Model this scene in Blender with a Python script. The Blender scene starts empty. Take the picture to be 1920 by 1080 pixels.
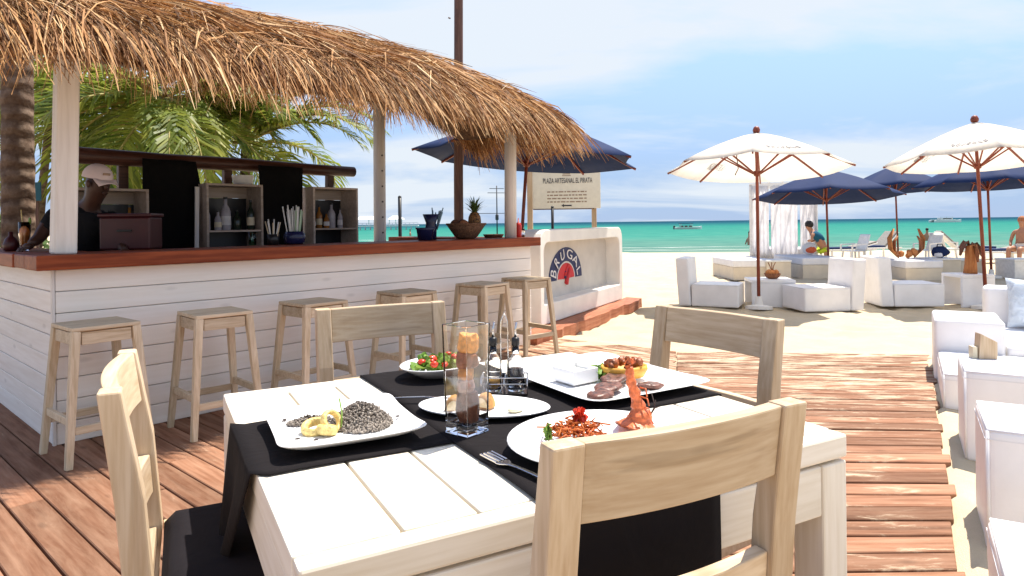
import bpy, math, random
from mathutils import Vector, Matrix, Euler
import numpy as np
R = math.radians
random.seed(7)
rnd = random.uniform
scene = bpy.context.scene
col = scene.collection

# ------------------------------------------------------------------ camera
EYE = 1.32
FPX = 1250.0          # focal length in pixels of the 1920 wide frame
HORX, HORY, ROLL = 960.0, 418.0, 0.012
cam_d = bpy.data.cameras.new('camera')
cam_d.sensor_width = 36.0
cam_d.lens = 36.0 * FPX / 1920.0
cam_d.shift_y = -(540.0 - HORY) / 1920.0
cam_d.clip_start = 0.05
cam_d.clip_end = 9000.0
cam = bpy.data.objects.new('camera', cam_d)
cam.location = (0, 0, EYE)
cam.rotation_euler = (R(90), ROLL, 0)
col.objects.link(cam)
scene.camera = cam

# ------------------------------------------------------------------ light
SUN_DIR = Vector((0.74, 0.67, 0)).normalized()
SUN_EL = R(66)
to_sun = Vector((SUN_DIR.x * math.cos(SUN_EL), SUN_DIR.y * math.cos(SUN_EL), math.sin(SUN_EL)))
sun_d = bpy.data.lights.new('sun', 'SUN')
sun_d.energy = 3.8
sun_d.angle = R(0.55)
sun_d.color = (1.0, 0.93, 0.82)
sun = bpy.data.objects.new('sun', sun_d)
sun.rotation_euler = (-to_sun).to_track_quat('-Z', 'Y').to_euler()
sun.location = (0, 0, 20)
col.objects.link(sun)

world = bpy.data.worlds.new('World')
scene.world = world
world.use_nodes = True
wt = world.node_tree
for n in list(wt.nodes): wt.nodes.remove(n)
def wn(t, **k):
    n = wt.nodes.new(t)
    for a, b in k.items(): setattr(n, a, b)
    return n
sky = wn('ShaderNodeTexSky', sky_type='NISHITA', sun_disc=False, sun_elevation=SUN_EL,
         sun_rotation=math.atan2(SUN_DIR.x, SUN_DIR.y), altitude=0, air_density=1.0, dust_density=0.0, ozone_density=3.0)
tc = wn('ShaderNodeTexCoord')
sep = wn('ShaderNodeSeparateXYZ'); wt.links.new(tc.outputs['Generated'], sep.inputs[0])
zc = wn('ShaderNodeMath', operation='MAXIMUM'); wt.links.new(sep.outputs[2], zc.inputs[0]); zc.inputs[1].default_value = 0.0
za = wn('ShaderNodeMath', operation='ADD'); wt.links.new(zc.outputs[0], za.inputs[0]); za.inputs[1].default_value = 0.16
dx = wn('ShaderNodeMath', operation='DIVIDE'); wt.links.new(sep.outputs[0], dx.inputs[0]); wt.links.new(za.outputs[0], dx.inputs[1])
dy = wn('ShaderNodeMath', operation='DIVIDE'); wt.links.new(sep.outputs[1], dy.inputs[0]); wt.links.new(za.outputs[0], dy.inputs[1])
cmb = wn('ShaderNodeCombineXYZ'); wt.links.new(dx.outputs[0], cmb.inputs[0]); wt.links.new(dy.outputs[0], cmb.inputs[1])
mp = wn('ShaderNodeMapping'); wt.links.new(cmb.outputs[0], mp.inputs[0])
mp.inputs['Scale'].default_value = (0.42, 0.75, 1); mp.inputs['Location'].default_value = (3.1, 0.55, 0); mp.inputs['Rotation'].default_value = (0, 0, R(-14))
nz = wn('ShaderNodeTexNoise'); wt.links.new(mp.outputs[0], nz.inputs['Vector'])
nz.inputs['Scale'].default_value = 1.0; nz.inputs['Detail'].default_value = 9; nz.inputs['Roughness'].default_value = 0.56; nz.inputs['Distortion'].default_value = 0.5
cr = wn('ShaderNodeValToRGB'); wt.links.new(nz.outputs['Fac'], cr.inputs[0])
cr.color_ramp.elements[0].position = 0.42; cr.color_ramp.elements[0].color = (0.03, 0.03, 0.03, 1)
cr.color_ramp.elements[1].position = 0.585; cr.color_ramp.elements[1].color = (0.95, 0.95, 0.95, 1)
mixc = wn('ShaderNodeMixRGB', blend_type='MIX')
tint = wn('ShaderNodeMixRGB', blend_type='MULTIPLY'); tint.inputs[0].default_value = 1.0; wt.links.new(sky.outputs[0], tint.inputs[1]); tint.inputs[2].default_value = (1.0, 0.87, 0.95, 1)
hz = wn('ShaderNodeMapRange', interpolation_type='SMOOTHSTEP'); wt.links.new(zc.outputs[0], hz.inputs[0])      # pale haze low over the sea
hz.inputs['From Min'].default_value = 0.0; hz.inputs['From Max'].default_value = 0.55; hz.inputs['To Min'].default_value = 0.95; hz.inputs['To Max'].default_value = 0.0
hmix = wn('ShaderNodeMixRGB', blend_type='MIX'); wt.links.new(hz.outputs[0], hmix.inputs[0]); wt.links.new(tint.outputs[0], hmix.inputs[1]); hmix.inputs[2].default_value = (0.93, 1.45, 2.28, 1)
wt.links.new(cr.outputs[0], mixc.inputs[0]); wt.links.new(hmix.outputs[0], mixc.inputs[1])
mixc.inputs[2].default_value = (2.45, 2.65, 2.86, 1)
bg = wn('ShaderNodeBackground'); bg.inputs['Strength'].default_value = 0.15
wt.links.new(mixc.outputs[0], bg.inputs[0])
wo = wn('ShaderNodeOutputWorld'); wt.links.new(bg.outputs[0], wo.inputs[0])

scene.view_settings.view_transform = 'Standard'
scene.view_settings.look = 'None'
scene.view_settings.exposure = 1.18
scene.view_settings.gamma = 1.0
scene.cycles.use_adaptive_sampling = True
scene.cycles.use_denoising = True
scene.cycles.max_bounces = 8
scene.cycles.transparent_max_bounces = 12
scene.cycles.sample_clamp_indirect = 6.0

# ------------------------------------------------------------------ helpers: photo pixel -> place
_c, _s = math.cos(ROLL), math.sin(ROLL)
def _uv(x, y):
    dx_, dy_ = x - HORX, y - HORY
    return (dx_ * _c - dy_ * _s) / FPX, (dy_ * _c + dx_ * _s) / FPX
def G(x, y, z=0.0):                # point seen at (x, y) that lies at height z
    u, v = _uv(x, y); t = (EYE - z) / v
    return Vector((u * t, t, z))
def A(x, y, Y):                    # point seen at (x, y) at distance Y
    u, v = _uv(x, y)
    return Vector((u * Y, Y, EYE - v * Y))

# ------------------------------------------------------------------ helpers: objects
def link(o, parent=None):
    col.objects.link(o)
    if parent is not None: o.parent = parent
    return o
def tag(o, label, cat, group=None):
    o['label'] = label; o['category'] = cat
    if group: o['group'] = group
    return o
def thing(name, label, cat, loc=(0, 0, 0), rz=0.0, group=None, rot=None):
    o = bpy.data.objects.new(name, None)
    o.empty_display_size = 0.1
    o.location = loc; o.rotation_euler = rot if rot else (0, 0, rz)
    link(o); return tag(o, label, cat, group)
def mesh(name, vf, mat, parent=None, smooth=False, bevel=0.0, seg=2, loc=None, rot=None, kind=None, label=None):
    me = bpy.data.meshes.new(name)
    me.from_pydata([tuple(v) for v in vf[0]], [], vf[1])
    me.materials.append(mat)
    if smooth: me.polygons.foreach_set('use_smooth', [True] * len(me.polygons))
    me.update()
    o = bpy.data.objects.new(name, me)
    if loc is not None: o.location = loc
    if rot is not None: o.rotation_euler = rot
    link(o, parent)
    if bevel > 0:
        m = o.modifiers.new('bevel', 'BEVEL'); m.width = bevel; m.segments = seg; m.limit_method = 'ANGLE'; m.angle_limit = R(40)
        m.harden_normals = False
    if kind: o['kind'] = kind
    if label: o['label'] = label
    return o
def inst(o, parent, loc=None, rot=None, name=None):
    c = o.copy(); c.parent = parent
    if loc is not None: c.location = loc
    if rot is not None: c.rotation_euler = rot
    if name: c.name = name
    col.objects.link(c); return c
def copy_tree(root, loc, rz, label, rot=None):
    r = root.copy(); col.objects.link(r); r.location = loc; r.rotation_euler = rot if rot else (0, 0, rz); r['label'] = label
    def rec(src, dst):
        for ch in src.children:
            c = ch.copy(); c.parent = dst; col.objects.link(c); rec(ch, c)
    rec(root, r); return r

# ------------------------------------------------------------------ helpers: shapes (verts, faces)
def join(*parts):
    V, Fc = [], []
    for v, f in parts:
        n = len(V); V.extend(v); Fc.extend([tuple(i + n for i in q) for q in f])
    return V, Fc
def xf(vf, M):
    return [M @ Vector(v) for v in vf[0]], vf[1]
def move(vf, d):
    d = Vector(d); return [Vector(v) + d for v in vf[0]], vf[1]
HEXF = [(0, 3, 2, 1), (4, 5, 6, 7), (0, 1, 5, 4), (1, 2, 6, 5), (2, 3, 7, 6), (3, 0, 4, 7)]
def box(x0, x1, y0, y1, z0, z1):
    return [(x0, y0, z0), (x1, y0, z0), (x1, y1, z0), (x0, y1, z0), (x0, y0, z1), (x1, y0, z1), (x1, y1, z1), (x0, y1, z1)], HEXF
def cbox(c, s):
    return box(c[0]-s[0]/2, c[0]+s[0]/2, c[1]-s[1]/2, c[1]+s[1]/2, c[2]-s[2]/2, c[2]+s[2]/2)
def beam(p, q, w0, h0, w1=None, h1=None, up=(0, 0, 1)):   # square bar from p to q, tapering
    p, q = Vector(p), Vector(q); d = (q - p).normalized(); u = Vector(up)
    if abs(d.dot(u)) > .98: u = Vector((0, 1, 0))
    a = d.cross(u).normalized(); b = a.cross(d).normalized()
    w1 = w0 if w1 is None else w1; h1 = h0 if h1 is None else h1
    V = []
    for o, w, h in ((p, w0, h0), (q, w1, h1)):
        for i, j in ((-1, -1), (1, -1), (1, 1), (-1, 1)): V.append(o + a * (i * w / 2) + b * (j * h / 2))
    return V, HEXF
def prism(poly, z0, z1):
    n = len(poly)
    V = [(x, y, z0) for x, y in poly] + [(x, y, z1) for x, y in poly]
    Fc = [tuple(range(n - 1, -1, -1)), tuple(range(n, 2 * n))] + [(i, (i + 1) % n, n + (i + 1) % n, n + i) for i in range(n)]
    return V, Fc
def tube(pts, rad, n=8, cap=True):
    pts = [Vector(p) for p in pts]
    if not hasattr(rad, '__len__'): rad = [rad] * len(pts)
    V, Fc = [], []
    prev = None
    for i, p in enumerate(pts):
        d = (pts[min(i + 1, len(pts) - 1)] - pts[max(i - 1, 0)]).normalized()
        if prev is None:
            u = Vector((0, 0, 1)) if abs(d.z) < .9 else Vector((1, 0, 0))
            a = d.cross(u).normalized()
        else:
            a = (prev - d * prev.dot(d)).normalized()
        prev = a; b = d.cross(a)
        for k in range(n):
            t = 2 * math.pi * k / n
            V.append(p + (a * math.cos(t) + b * math.sin(t)) * rad[i])
    for i in range(len(pts) - 1):
        for k in range(n):
            Fc.append((i*n+k, i*n+(k+1) % n, (i+1)*n+(k+1) % n, (i+1)*n+k))
    if cap:
        Fc.append(tuple(range(n - 1, -1, -1))); m = (len(pts) - 1) * n; Fc.append(tuple(range(m, m + n)))
    return V, Fc
def lathe(prof, n=20, sx=1.0, sy=1.0):       # prof: (r, z)
    V, Fc = [], []
    for r, z in prof:
        for k in range(n):
            t = 2 * math.pi * k / n; V.append((r * math.cos(t) * sx, r * math.sin(t) * sy, z))
    for i in range(len(prof) - 1):
        for k in range(n):
            Fc.append((i*n+k, i*n+(k+1) % n, (i+1)*n+(k+1) % n, (i+1)*n+k))
    Fc.append(tuple(range(n - 1, -1, -1))); m = (len(prof) - 1) * n; Fc.append(tuple(range(m, m + n)))
    return V, Fc
def ball(c, r, nu=8, nv=6, jit=0.0, sc=(1, 1, 1)):
    V, Fc = [], []
    V.append((0, 0, -1))
    for i in range(1, nv):
        th = -math.pi / 2 + math.pi * i / nv
        for k in range(nu):
            ph = 2 * math.pi * k / nu; V.append((math.cos(th) * math.cos(ph), math.cos(th) * math.sin(ph), math.sin(th)))
    V.append((0, 0, 1))
    for k in range(nu): Fc.append((0, 1 + (k + 1) % nu, 1 + k))
    for i in range(nv - 2):
        for k in range(nu):
            a0 = 1 + i * nu
            Fc.append((a0 + k, a0 + (k + 1) % nu, a0 + nu + (k + 1) % nu, a0 + nu + k))
    t = len(V) - 1; a0 = 1 + (nv - 2) * nu
    for k in range(nu): Fc.append((a0 + k, a0 + (k + 1) % nu, t))
    out = []
    for v in V:
        j = 1 + (rnd(-jit, jit) if jit else 0)
        out.append((c[0] + v[0] * r * sc[0] * j, c[1] + v[1] * r * sc[1] * j, c[2] + v[2] * r * sc[2] * j))
    return out, Fc
def grid(nx, ny, fn):
    V = [fn(i / nx, j / ny) for j in range(ny + 1) for i in range(nx + 1)]
    Fc = [(j*(nx+1)+i, j*(nx+1)+i+1, (j+1)*(nx+1)+i+1, (j+1)*(nx+1)+i) for j in range(ny) for i in range(nx)]
    return V, Fc
def clip_poly(poly, clip):         # clip poly by a convex counter-clockwise polygon
    out = list(poly)
    for i in range(len(clip)):
        a, b = clip[i], clip[(i + 1) % len(clip)]
        inp, out = out, []
        if not inp: return []
        def side(p): return (b[0]-a[0])*(p[1]-a[1]) - (b[1]-a[1])*(p[0]-a[0])
        for k in range(len(inp)):
            p, q = inp[k], inp[(k + 1) % len(inp)]
            sp, sq = side(p), side(q)
            if sp >= 0: out.append(p)
            if sp * sq < 0:
                t = sp / (sp - sq); out.append((p[0] + (q[0]-p[0])*t, p[1] + (q[1]-p[1])*t))
    return out
def vnoise(x, y, s=0):             # cheap smooth value noise
    def h(i, j):
        n = (i * 374761393 + j * 668265263 + s * 362437) & 0xffffffff
        n = ((n ^ (n >> 13)) * 1274126177) & 0xffffffff
        return ((n ^ (n >> 16)) & 0xffff) / 65535.0
    i, j = math.floor(x), math.floor(y); fx, fy = x - i, y - j
    fx, fy = fx*fx*(3-2*fx), fy*fy*(3-2*fy)
    return (h(i, j)*(1-fx) + h(i+1, j)*fx)*(1-fy) + (h(i, j+1)*(1-fx) + h(i+1, j+1)*fx)*fy
def fbm(x, y, s=0, o=3):
    v, a, t = 0, 1, 0
    for k in range(o):
        v += a * vnoise(x * 2**k, y * 2**k, s + k); t += a; a *= .5
    return v / t

# ------------------------------------------------------------------ materials
class N:
    def __init__(self, name):
        self.m = bpy.data.materials.new(name); self.m.use_nodes = True
        self.t = self.m.node_tree; self.b = self.t.nodes['Principled BSDF']
    def n(self, typ, ins=None, **k):
        nd = self.t.nodes.new(typ)
        for a, b in k.items(): setattr(nd, a, b)
        for a, b in (ins or {}).items():
            if hasattr(b, 'is_output'): self.t.links.new(b, nd.inputs[a])
            else: nd.inputs[a].default_value = b
        return nd
    def set(self, **k):
        for a, b in k.items():
            a = {'color': 'Base Color', 'rough': 'Roughness', 'spec': 'Specular IOR Level', 'metal': 'Metallic', 'normal': 'Normal', 'trans': 'Transmission Weight', 'ior': 'IOR', 'coat': 'Coat Weight', 'sheen': 'Sheen Weight', 'alpha': 'Alpha', 'sss': 'Subsurface Weight'}[a]
            if hasattr(b, 'is_output'): self.t.links.new(b, self.b.inputs[a])
            else: self.b.inputs[a].default_value = b
        return self
def rgba(c): return (c[0], c[1], c[2], 1)
def ramp(nd, fac, stops):
    r = nd.n('ShaderNodeValToRGB'); nd.t.links.new(fac, r.inputs[0])
    e = r.color_ramp.elements
    while len(e) < len(stops): e.new(0.5)
    for i, (p, c) in enumerate(stops): e[i].position = p; e[i].color = rgba(c)
    return r.outputs[0]
def mixrgb(nd, fac, a, b, mode='MIX'):
    m = nd.n('ShaderNodeMixRGB', blend_type=mode)
    for i, v in enumerate((fac, a, b)):
        if hasattr(v, 'is_output'): nd.t.links.new(v, m.inputs[i])
        else: m.inputs[i].default_value = v if i == 0 else rgba(v)
    return m.outputs[0]
def plain(name, c, rough=.6, spec=.4, var=.06, scale=14, bump=.0, bscale=60, **k):
    nd = N(name)
    tcn = nd.n('ShaderNodeTexCoord')
    nz_ = nd.n('ShaderNodeTexNoise', {'Vector': tcn.outputs['Object'], 'Scale': scale, 'Detail': 5})
    lo = tuple(x * (1 - var * 2) for x in c); hi = tuple(min(1, x * (1 + var)) for x in c)
    nd.set(color=ramp(nd, nz_.outputs[0], [(.3, lo), (.7, hi)]), rough=rough, spec=spec, **k)
    if bump:
        n2 = nd.n('ShaderNodeTexNoise', {'Vector': tcn.outputs['Object'], 'Scale': bscale, 'Detail': 4})
        bp = nd.n('ShaderNodeBump', {'Strength': bump, 'Distance': .01, 'Height': n2.outputs[0]})
        nd.set(normal=bp.outputs[0])
    return nd.m
def wood(name, dark, mid, light, axis='X', grain=14.0, rough=.6, spec=.3, bump=.25, knots=0.0, sand=None, coat=0.0, objvar=.25, flat='Y', crack=0.0):
    nd = N(name)
    tcn = nd.n('ShaderNodeTexCoord'); oi = nd.n('ShaderNodeObjectInfo')
    off = nd.n('ShaderNodeVectorMath', {0: oi.outputs['Random'], 1: (37.0, 53.0, 71.0)}, operation='MULTIPLY')
    add = nd.n('ShaderNodeVectorMath', {0: tcn.outputs['Object'], 1: off.outputs[0]}, operation='ADD')
    sc = [grain, grain, grain]; sc['XYZ'.index(axis)] = grain * .07
    mpn = nd.n('ShaderNodeMapping', {'Vector': add.outputs[0], 'Scale': tuple(sc)})
    n1 = nd.n('ShaderNodeTexNoise', {'Vector': mpn.outputs[0], 'Scale': 1.0, 'Detail': 8, 'Roughness': .62, 'Distortion': .6})
    sc2 = [s_ * 4.5 for s_ in sc]; mp2 = nd.n('ShaderNodeMapping', {'Vector': add.outputs[0], 'Scale': tuple(sc2)})
    n2 = nd.n('ShaderNodeTexNoise', {'Vector': mp2.outputs[0], 'Scale': 1.0, 'Detail': 4})
    c = ramp(nd, n1.outputs[0], [(.28, dark), (.5, mid), (.72, light)])
    c = mixrgb(nd, .35, c, ramp(nd, n2.outputs[0], [(.36, dark), (.64, light)]))
    if knots:
        vo = nd.n('ShaderNodeTexVoronoi', {'Vector': nd.n('ShaderNodeMapping', {'Vector': add.outputs[0], 'Scale': tuple(.3 if 'XYZ'[i] == flat else (2.6 if 'XYZ'[i] == axis else 7.0) for i in range(3))}).outputs[0], 'Scale': 1.0, 'Randomness': 1.0})
        kf = ramp(nd, vo.outputs['Distance'], [(.05, (knots, knots, knots)), (.14, (0, 0, 0))])
        c = mixrgb(nd, kf, c, tuple(x * .45 for x in dark))
    sc3 = [grain * 1.6] * 3; sc3['XYZ'.index(axis)] = grain * .045
    n3 = nd.n('ShaderNodeTexNoise', {'Vector': nd.n('ShaderNodeMapping', {'Vector': add.outputs[0], 'Scale': tuple(sc3)}).outputs[0], 'Scale': 1.0, 'Detail': 3})
    c = mixrgb(nd, ramp(nd, n3.outputs[0], [(.63, (0, 0, 0)), (.70, (crack, crack, crack))]), c, tuple(x * .5 for x in dark))
    hv = nd.n('ShaderNodeMapRange', {'Value': oi.outputs['Random'], 'To Min': 1 - objvar, 'To Max': 1 + objvar * .5})
    hs = nd.n('ShaderNodeHueSaturation', {'Color': c, 'Value': hv.outputs[0]})
    c = hs.outputs[0]
    h = n1.outputs[0]
    if sand:
        geo = nd.n('ShaderNodeNewGeometry')
        sp = nd.n('ShaderNodeSeparateXYZ', {0: geo.outputs['Position']})
        mpp = nd.n('ShaderNodeMapping', {'Vector': add.outputs[0], 'Scale': (1.7, 9.0, 1)})
        ns = nd.n('ShaderNodeTexNoise', {'Vector': mpp.outputs[0], 'Scale': 1.6, 'Detail': 11, 'Roughness': .74, 'Distortion': .4})
        nl_ = nd.n('ShaderNodeTexNoise', {'Vector': geo.outputs['Position'], 'Scale': .9, 'Detail': 2})
        yv = nd.n('ShaderNodeMapRange', {'Value': sp.outputs[1], 'From Min': 3.2, 'From Max': 6.6, 'To Min': 0.0, 'To Max': .13})
        xv = nd.n('ShaderNodeMapRange', {'Value': sp.outputs[0], 'From Min': -3.0, 'From Max': 1.6, 'To Min': -.10, 'To Max': .02})
        s1 = nd.n('ShaderNodeMath', {0: ns.outputs[0], 1: yv.outputs[0]}, operation='ADD')
        s2 = nd.n('ShaderNodeMath', {0: s1.outputs[0], 1: xv.outputs[0]}, operation='ADD')
        l2 = nd.n('ShaderNodeMath', {0: nl_.outputs[0], 1: .22}, operation='MULTIPLY')
        s3 = nd.n('ShaderNodeMath', {0: s2.outputs[0], 1: l2.outputs[0]}, operation='ADD')
        sf = ramp(nd, s3.outputs[0], [(.70, (0, 0, 0)), (.83, (.8, .8, .8))])
        # grey sun bleaching
        c = mixrgb(nd, ramp(nd, ns.outputs[0], [(.42, (0, 0, 0)), (.75, (.38, .38, .38))]), c, (.42, .28, .19))
        c = mixrgb(nd, sf, c, sand)
    nd.set(color=c, rough=rough, spec=spec, coat=coat)
    bp = nd.n('ShaderNodeBump', {'Strength': bump, 'Distance': .006, 'Height': h})
    nd.set(normal=bp.outputs[0])
    return nd.m
def cloth(name, c, transl=0.0, rough=.85, wr=.25, scale=9, var=.05):
    nd = N(name)
    tcn = nd.n('ShaderNodeTexCoord')
    n1 = nd.n('ShaderNodeTexNoise', {'Vector': tcn.outputs['Object'], 'Scale': scale, 'Detail': 5, 'Distortion': .7})
    lo = tuple(x * (1 - 2 * var) for x in c)
    cc = ramp(nd, n1.outputs[0], [(.3, lo), (.65, c)])
    bp = nd.n('ShaderNodeBump', {'Strength': wr, 'Distance': .03, 'Height': n1.outputs[0]})
    nd.set(color=cc, rough=rough, spec=.15, normal=bp.outputs[0])
    if transl:
        tr = nd.n('ShaderNodeBsdfTranslucent', {'Color': cc})
        mx = nd.n('ShaderNodeMixShader', {0: transl, 1: nd.b.outputs[0], 2: tr.outputs[0]})
        nd.t.links.new(mx.outputs[0], nd.t.nodes['Material Output'].inputs[0])
    return nd.m
def leafy(name, stops, transl=.35, rough=.45, nmix=.5):
    nd = N(name)
    geo = nd.n('ShaderNodeNewGeometry')
    c = ramp(nd, geo.outputs['Random Per Island'], stops)
    tcn = nd.n('ShaderNodeTexCoord')
    n1 = nd.n('ShaderNodeTexNoise', {'Vector': tcn.outputs['Object'], 'Scale': 1.7, 'Detail': 3})
    c = mixrgb(nd, nmix, c, ramp(nd, n1.outputs[0], [(.3, stops[0][1]), (.7, stops[-1][1])]))
    nd.set(color=c, rough=rough, spec=.3)
    if transl:
        tr = nd.n('ShaderNodeBsdfTranslucent', {'Color': c})
        mx = nd.n('ShaderNodeMixShader', {0: transl, 1: nd.b.outputs[0], 2: tr.outputs[0]})
        nd.t.links.new(mx.outputs[0], nd.t.nodes['Material Output'].inputs[0])
    return nd.m
def glass(name, c=(1, 1, 1), rough=.02):
    nd = N(name); nd.set(color=rgba(c), rough=rough, trans=1.0, ior=1.45); return nd.m

SANDC = (.60, .50, .36)
M = {}
M['pine'] = wood('pine', (.44, .30, .175), (.57, .43, .28), (.69, .555, .40), grain=16, knots=.7, rough=.55, crack=.35)
M['pine_z'] = wood('pine_upright', (.44, .30, .175), (.57, .43, .28), (.69, .555, .40), axis='Z', grain=16, knots=.7, rough=.55, crack=.35)
M['stool_x'] = wood('stool_wood', (.44, .32, .19), (.64, .51, .345), (.77, .65, .48), grain=24, rough=.55)
M['stool_z'] = wood('stool_wood_upright', (.46, .34, .20), (.66, .53, .36), (.78, .66, .49), axis='Z', grain=24, rough=.55)
M['white_wood'] = wood('whitewashed_wood', (.60, .52, .40), (.76, .70, .59), (.84, .79, .70), axis='Y', grain=11, rough=.5, bump=.15, objvar=.06)
M['white_wood_x'] = wood('whitewashed_wood_long', (.60, .52, .40), (.77, .71, .61), (.85, .80, .73), axis='X', grain=11, rough=.5, bump=.15, objvar=.06)
M['white_wood_z'] = wood('whitewashed_wood_upright', (.60, .52, .40), (.77, .71, .61), (.85, .80, .73), axis='Z', grain=11, rough=.5, bump=.15, objvar=.06)
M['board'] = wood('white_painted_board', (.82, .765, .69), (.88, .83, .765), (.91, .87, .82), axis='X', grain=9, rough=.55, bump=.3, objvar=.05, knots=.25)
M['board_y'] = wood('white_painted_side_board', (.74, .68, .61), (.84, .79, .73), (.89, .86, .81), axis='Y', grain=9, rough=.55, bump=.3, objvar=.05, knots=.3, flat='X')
M['shelf'] = wood('shelf_wood', (.34, .26, .20), (.50, .40, .33), (.60, .50, .43), axis='X', grain=9, rough=.55)
M['post'] = wood('white_painted_post', (.62, .58, .53), (.78, .74, .70), (.86, .83, .79), axis='Z', grain=9, rough=.5, objvar=.04)
M['counter'] = wood('varnished_red_wood', (.09, .015, .005), (.25, .050, .017), (.40, .105, .036), axis='X', grain=9, rough=.5, spec=.2, coat=.0, objvar=.15, knots=.6)
M['counter_y'] = wood('varnished_red_side_wood', (.09, .015, .005), (.25, .050, .017), (.39, .10, .036), axis='Y', grain=9, rough=.5, spec=.2, coat=.0, objvar=.15)
M['deck'] = wood('deck_wood', (.135, .054, .028), (.27, .125, .070), (.40, .22, .14), axis='X', grain=10, spec=.12, rough=.75, bump=.4, sand=SANDC, knots=.5, objvar=.4, flat='Z', crack=.5)
M['step'] = wood('red_step_wood', (.20, .06, .03), (.36, .12, .06), (.48, .20, .11), axis='X', grain=10, rough=.6, bump=.8)
M['log'] = wood('dark_log', (.022, .009, .006), (.07, .024, .015), (.13, .05, .03), axis='X', grain=12, rough=.4, bump=.5)
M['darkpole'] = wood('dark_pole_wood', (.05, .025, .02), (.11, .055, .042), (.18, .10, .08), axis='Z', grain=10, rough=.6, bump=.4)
M['tanpole'] = wood('tan_pole_wood', (.34, .22, .12), (.52, .38, .24), (.66, .52, .36), axis='Z', grain=7, rough=.6)
M['teak'] = wood('parasol_teak', (.12, .026, .014), (.22, .048, .026), (.31, .08, .045), axis='Z', grain=14, rough=.4, objvar=.1)
M['vinyl'] = plain('white_vinyl', (.83, .815, .815), rough=.4, spec=.4, var=.035, scale=5, bump=.22, bscale=16)
M['vinyl_warm'] = plain('cream_panel', (.66, .57, .44), rough=.6, var=.05, scale=5)
M['plaster'] = plain('white_plaster', (.80, .77, .72), rough=.7, var=.04, scale=4, bump=.12, bscale=25)
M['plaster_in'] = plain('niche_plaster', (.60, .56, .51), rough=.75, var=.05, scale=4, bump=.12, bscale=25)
M['black_cloth'] = cloth('black_cloth', (.010, .008, .009), wr=.3, scale=7, rough=.9)
M['black_cushion'] = cloth('black_cushion', (.012, .010, .013), wr=.2, scale=5, rough=.8)
M['black_sheet'] = cloth('black_sheet', (.006, .006, .006), wr=.5, scale=3, rough=.9)
M['white_canopy'] = cloth('white_canopy', (.90, .88, .84), transl=.6, wr=.1, scale=3)
M['navy_canopy'] = cloth('navy_canopy', (.015, .031, .100), transl=.10, wr=.12, scale=3, rough=.75)
M['white_sheet'] = cloth('white_curtain', (.92, .91, .92), transl=.65, wr=.2, scale=5)
M['white_cushion'] = cloth('white_cushion', (.78, .77, .78), wr=.3, scale=6)
M['blue_pillow'] = cloth('pale_blue_pillow', (.66, .73, .80), wr=.6, scale=14, var=.12)
M['ceramic'] = plain('white_ceramic', (.84, .84, .84), rough=.12, spec=.5, var=.01)
M['steel'] = plain('steel', (.62, .60, .58), rough=.18, metal=1.0, var=.03)
M['glass'] = glass('clear_glass')
M['glass_green'] = glass('green_glass', (.45, .8, .6))
M['glass_brown'] = glass('brown_glass', (.45, .2, .06))
M['black'] = plain('black_plastic', (.014, .013, .014), rough=.35)
M['navy'] = plain('navy_plastic', (.012, .015, .06), rough=.25)
M['red_plastic'] = plain('red_plastic', (.50, .025, .02), rough=.35)
M['dark_red'] = plain('dark_red_box', (.05, .006, .008), rough=.4)
M['skin_dark'] = plain('dark_skin', (.06, .026, .017), rough=.5, sss=.05)
M['skin_tan'] = plain('tan_skin', (.40, .19, .11), rough=.5)
M['black_shirt'] = cloth('black_shirt', (.010, .010, .012), wr=.4)
M['pink_cap'] = cloth('pink_cap', (.72, .60, .57), wr=.1)
M['hair'] = plain('dark_hair', (.012, .009, .008), rough=.6)
M['teal_shirt'] = cloth('teal_shirt', (.015, .10, .17), wr=.4)
M['lime'] = cloth('lime_shorts', (.45, .60, .04), wr=.4)
M['plastic_white'] = plain('white_plastic', (.78, .77, .74), rough=.4)
M['orange'] = plain('orange_print', (.75, .14, .05), rough=.7)
M['wicker'] = plain('wicker', (.20, .10, .055), rough=.8, var=.3, scale=60, bump=.8, bscale=90)
M['husk'] = wood('dried_husk', (.14, .05, .025), (.33, .12, .055), (.50, .22, .10), axis='Z', grain=22, rough=.8, bump=.6)
M['husk_dark'] = wood('dark_dried_husk', (.05, .02, .012), (.12, .045, .025), (.20, .085, .05), axis='Z', grain=22, rough=.8, bump=.6)
M['husk_orange'] = wood('orange_dried_husk', (.35, .10, .03), (.55, .20, .06), (.70, .32, .12), axis='Z', grain=22, rough=.8, bump=.6)
M['frond'] = leafy('palm_leaflet', [(0, (.03, .08, .010)), (.4, (.09, .17, .02)), (.72, (.22, .31, .035)), (1, (.48, .48, .09))], transl=.5)
M['rib'] = plain('palm_rib', (.32, .26, .07), rough=.6)
M['trunk'] = plain('palm_bark', (.15, .10, .075), rough=.9, var=.3, scale=16, bump=.9, bscale=30)
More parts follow.
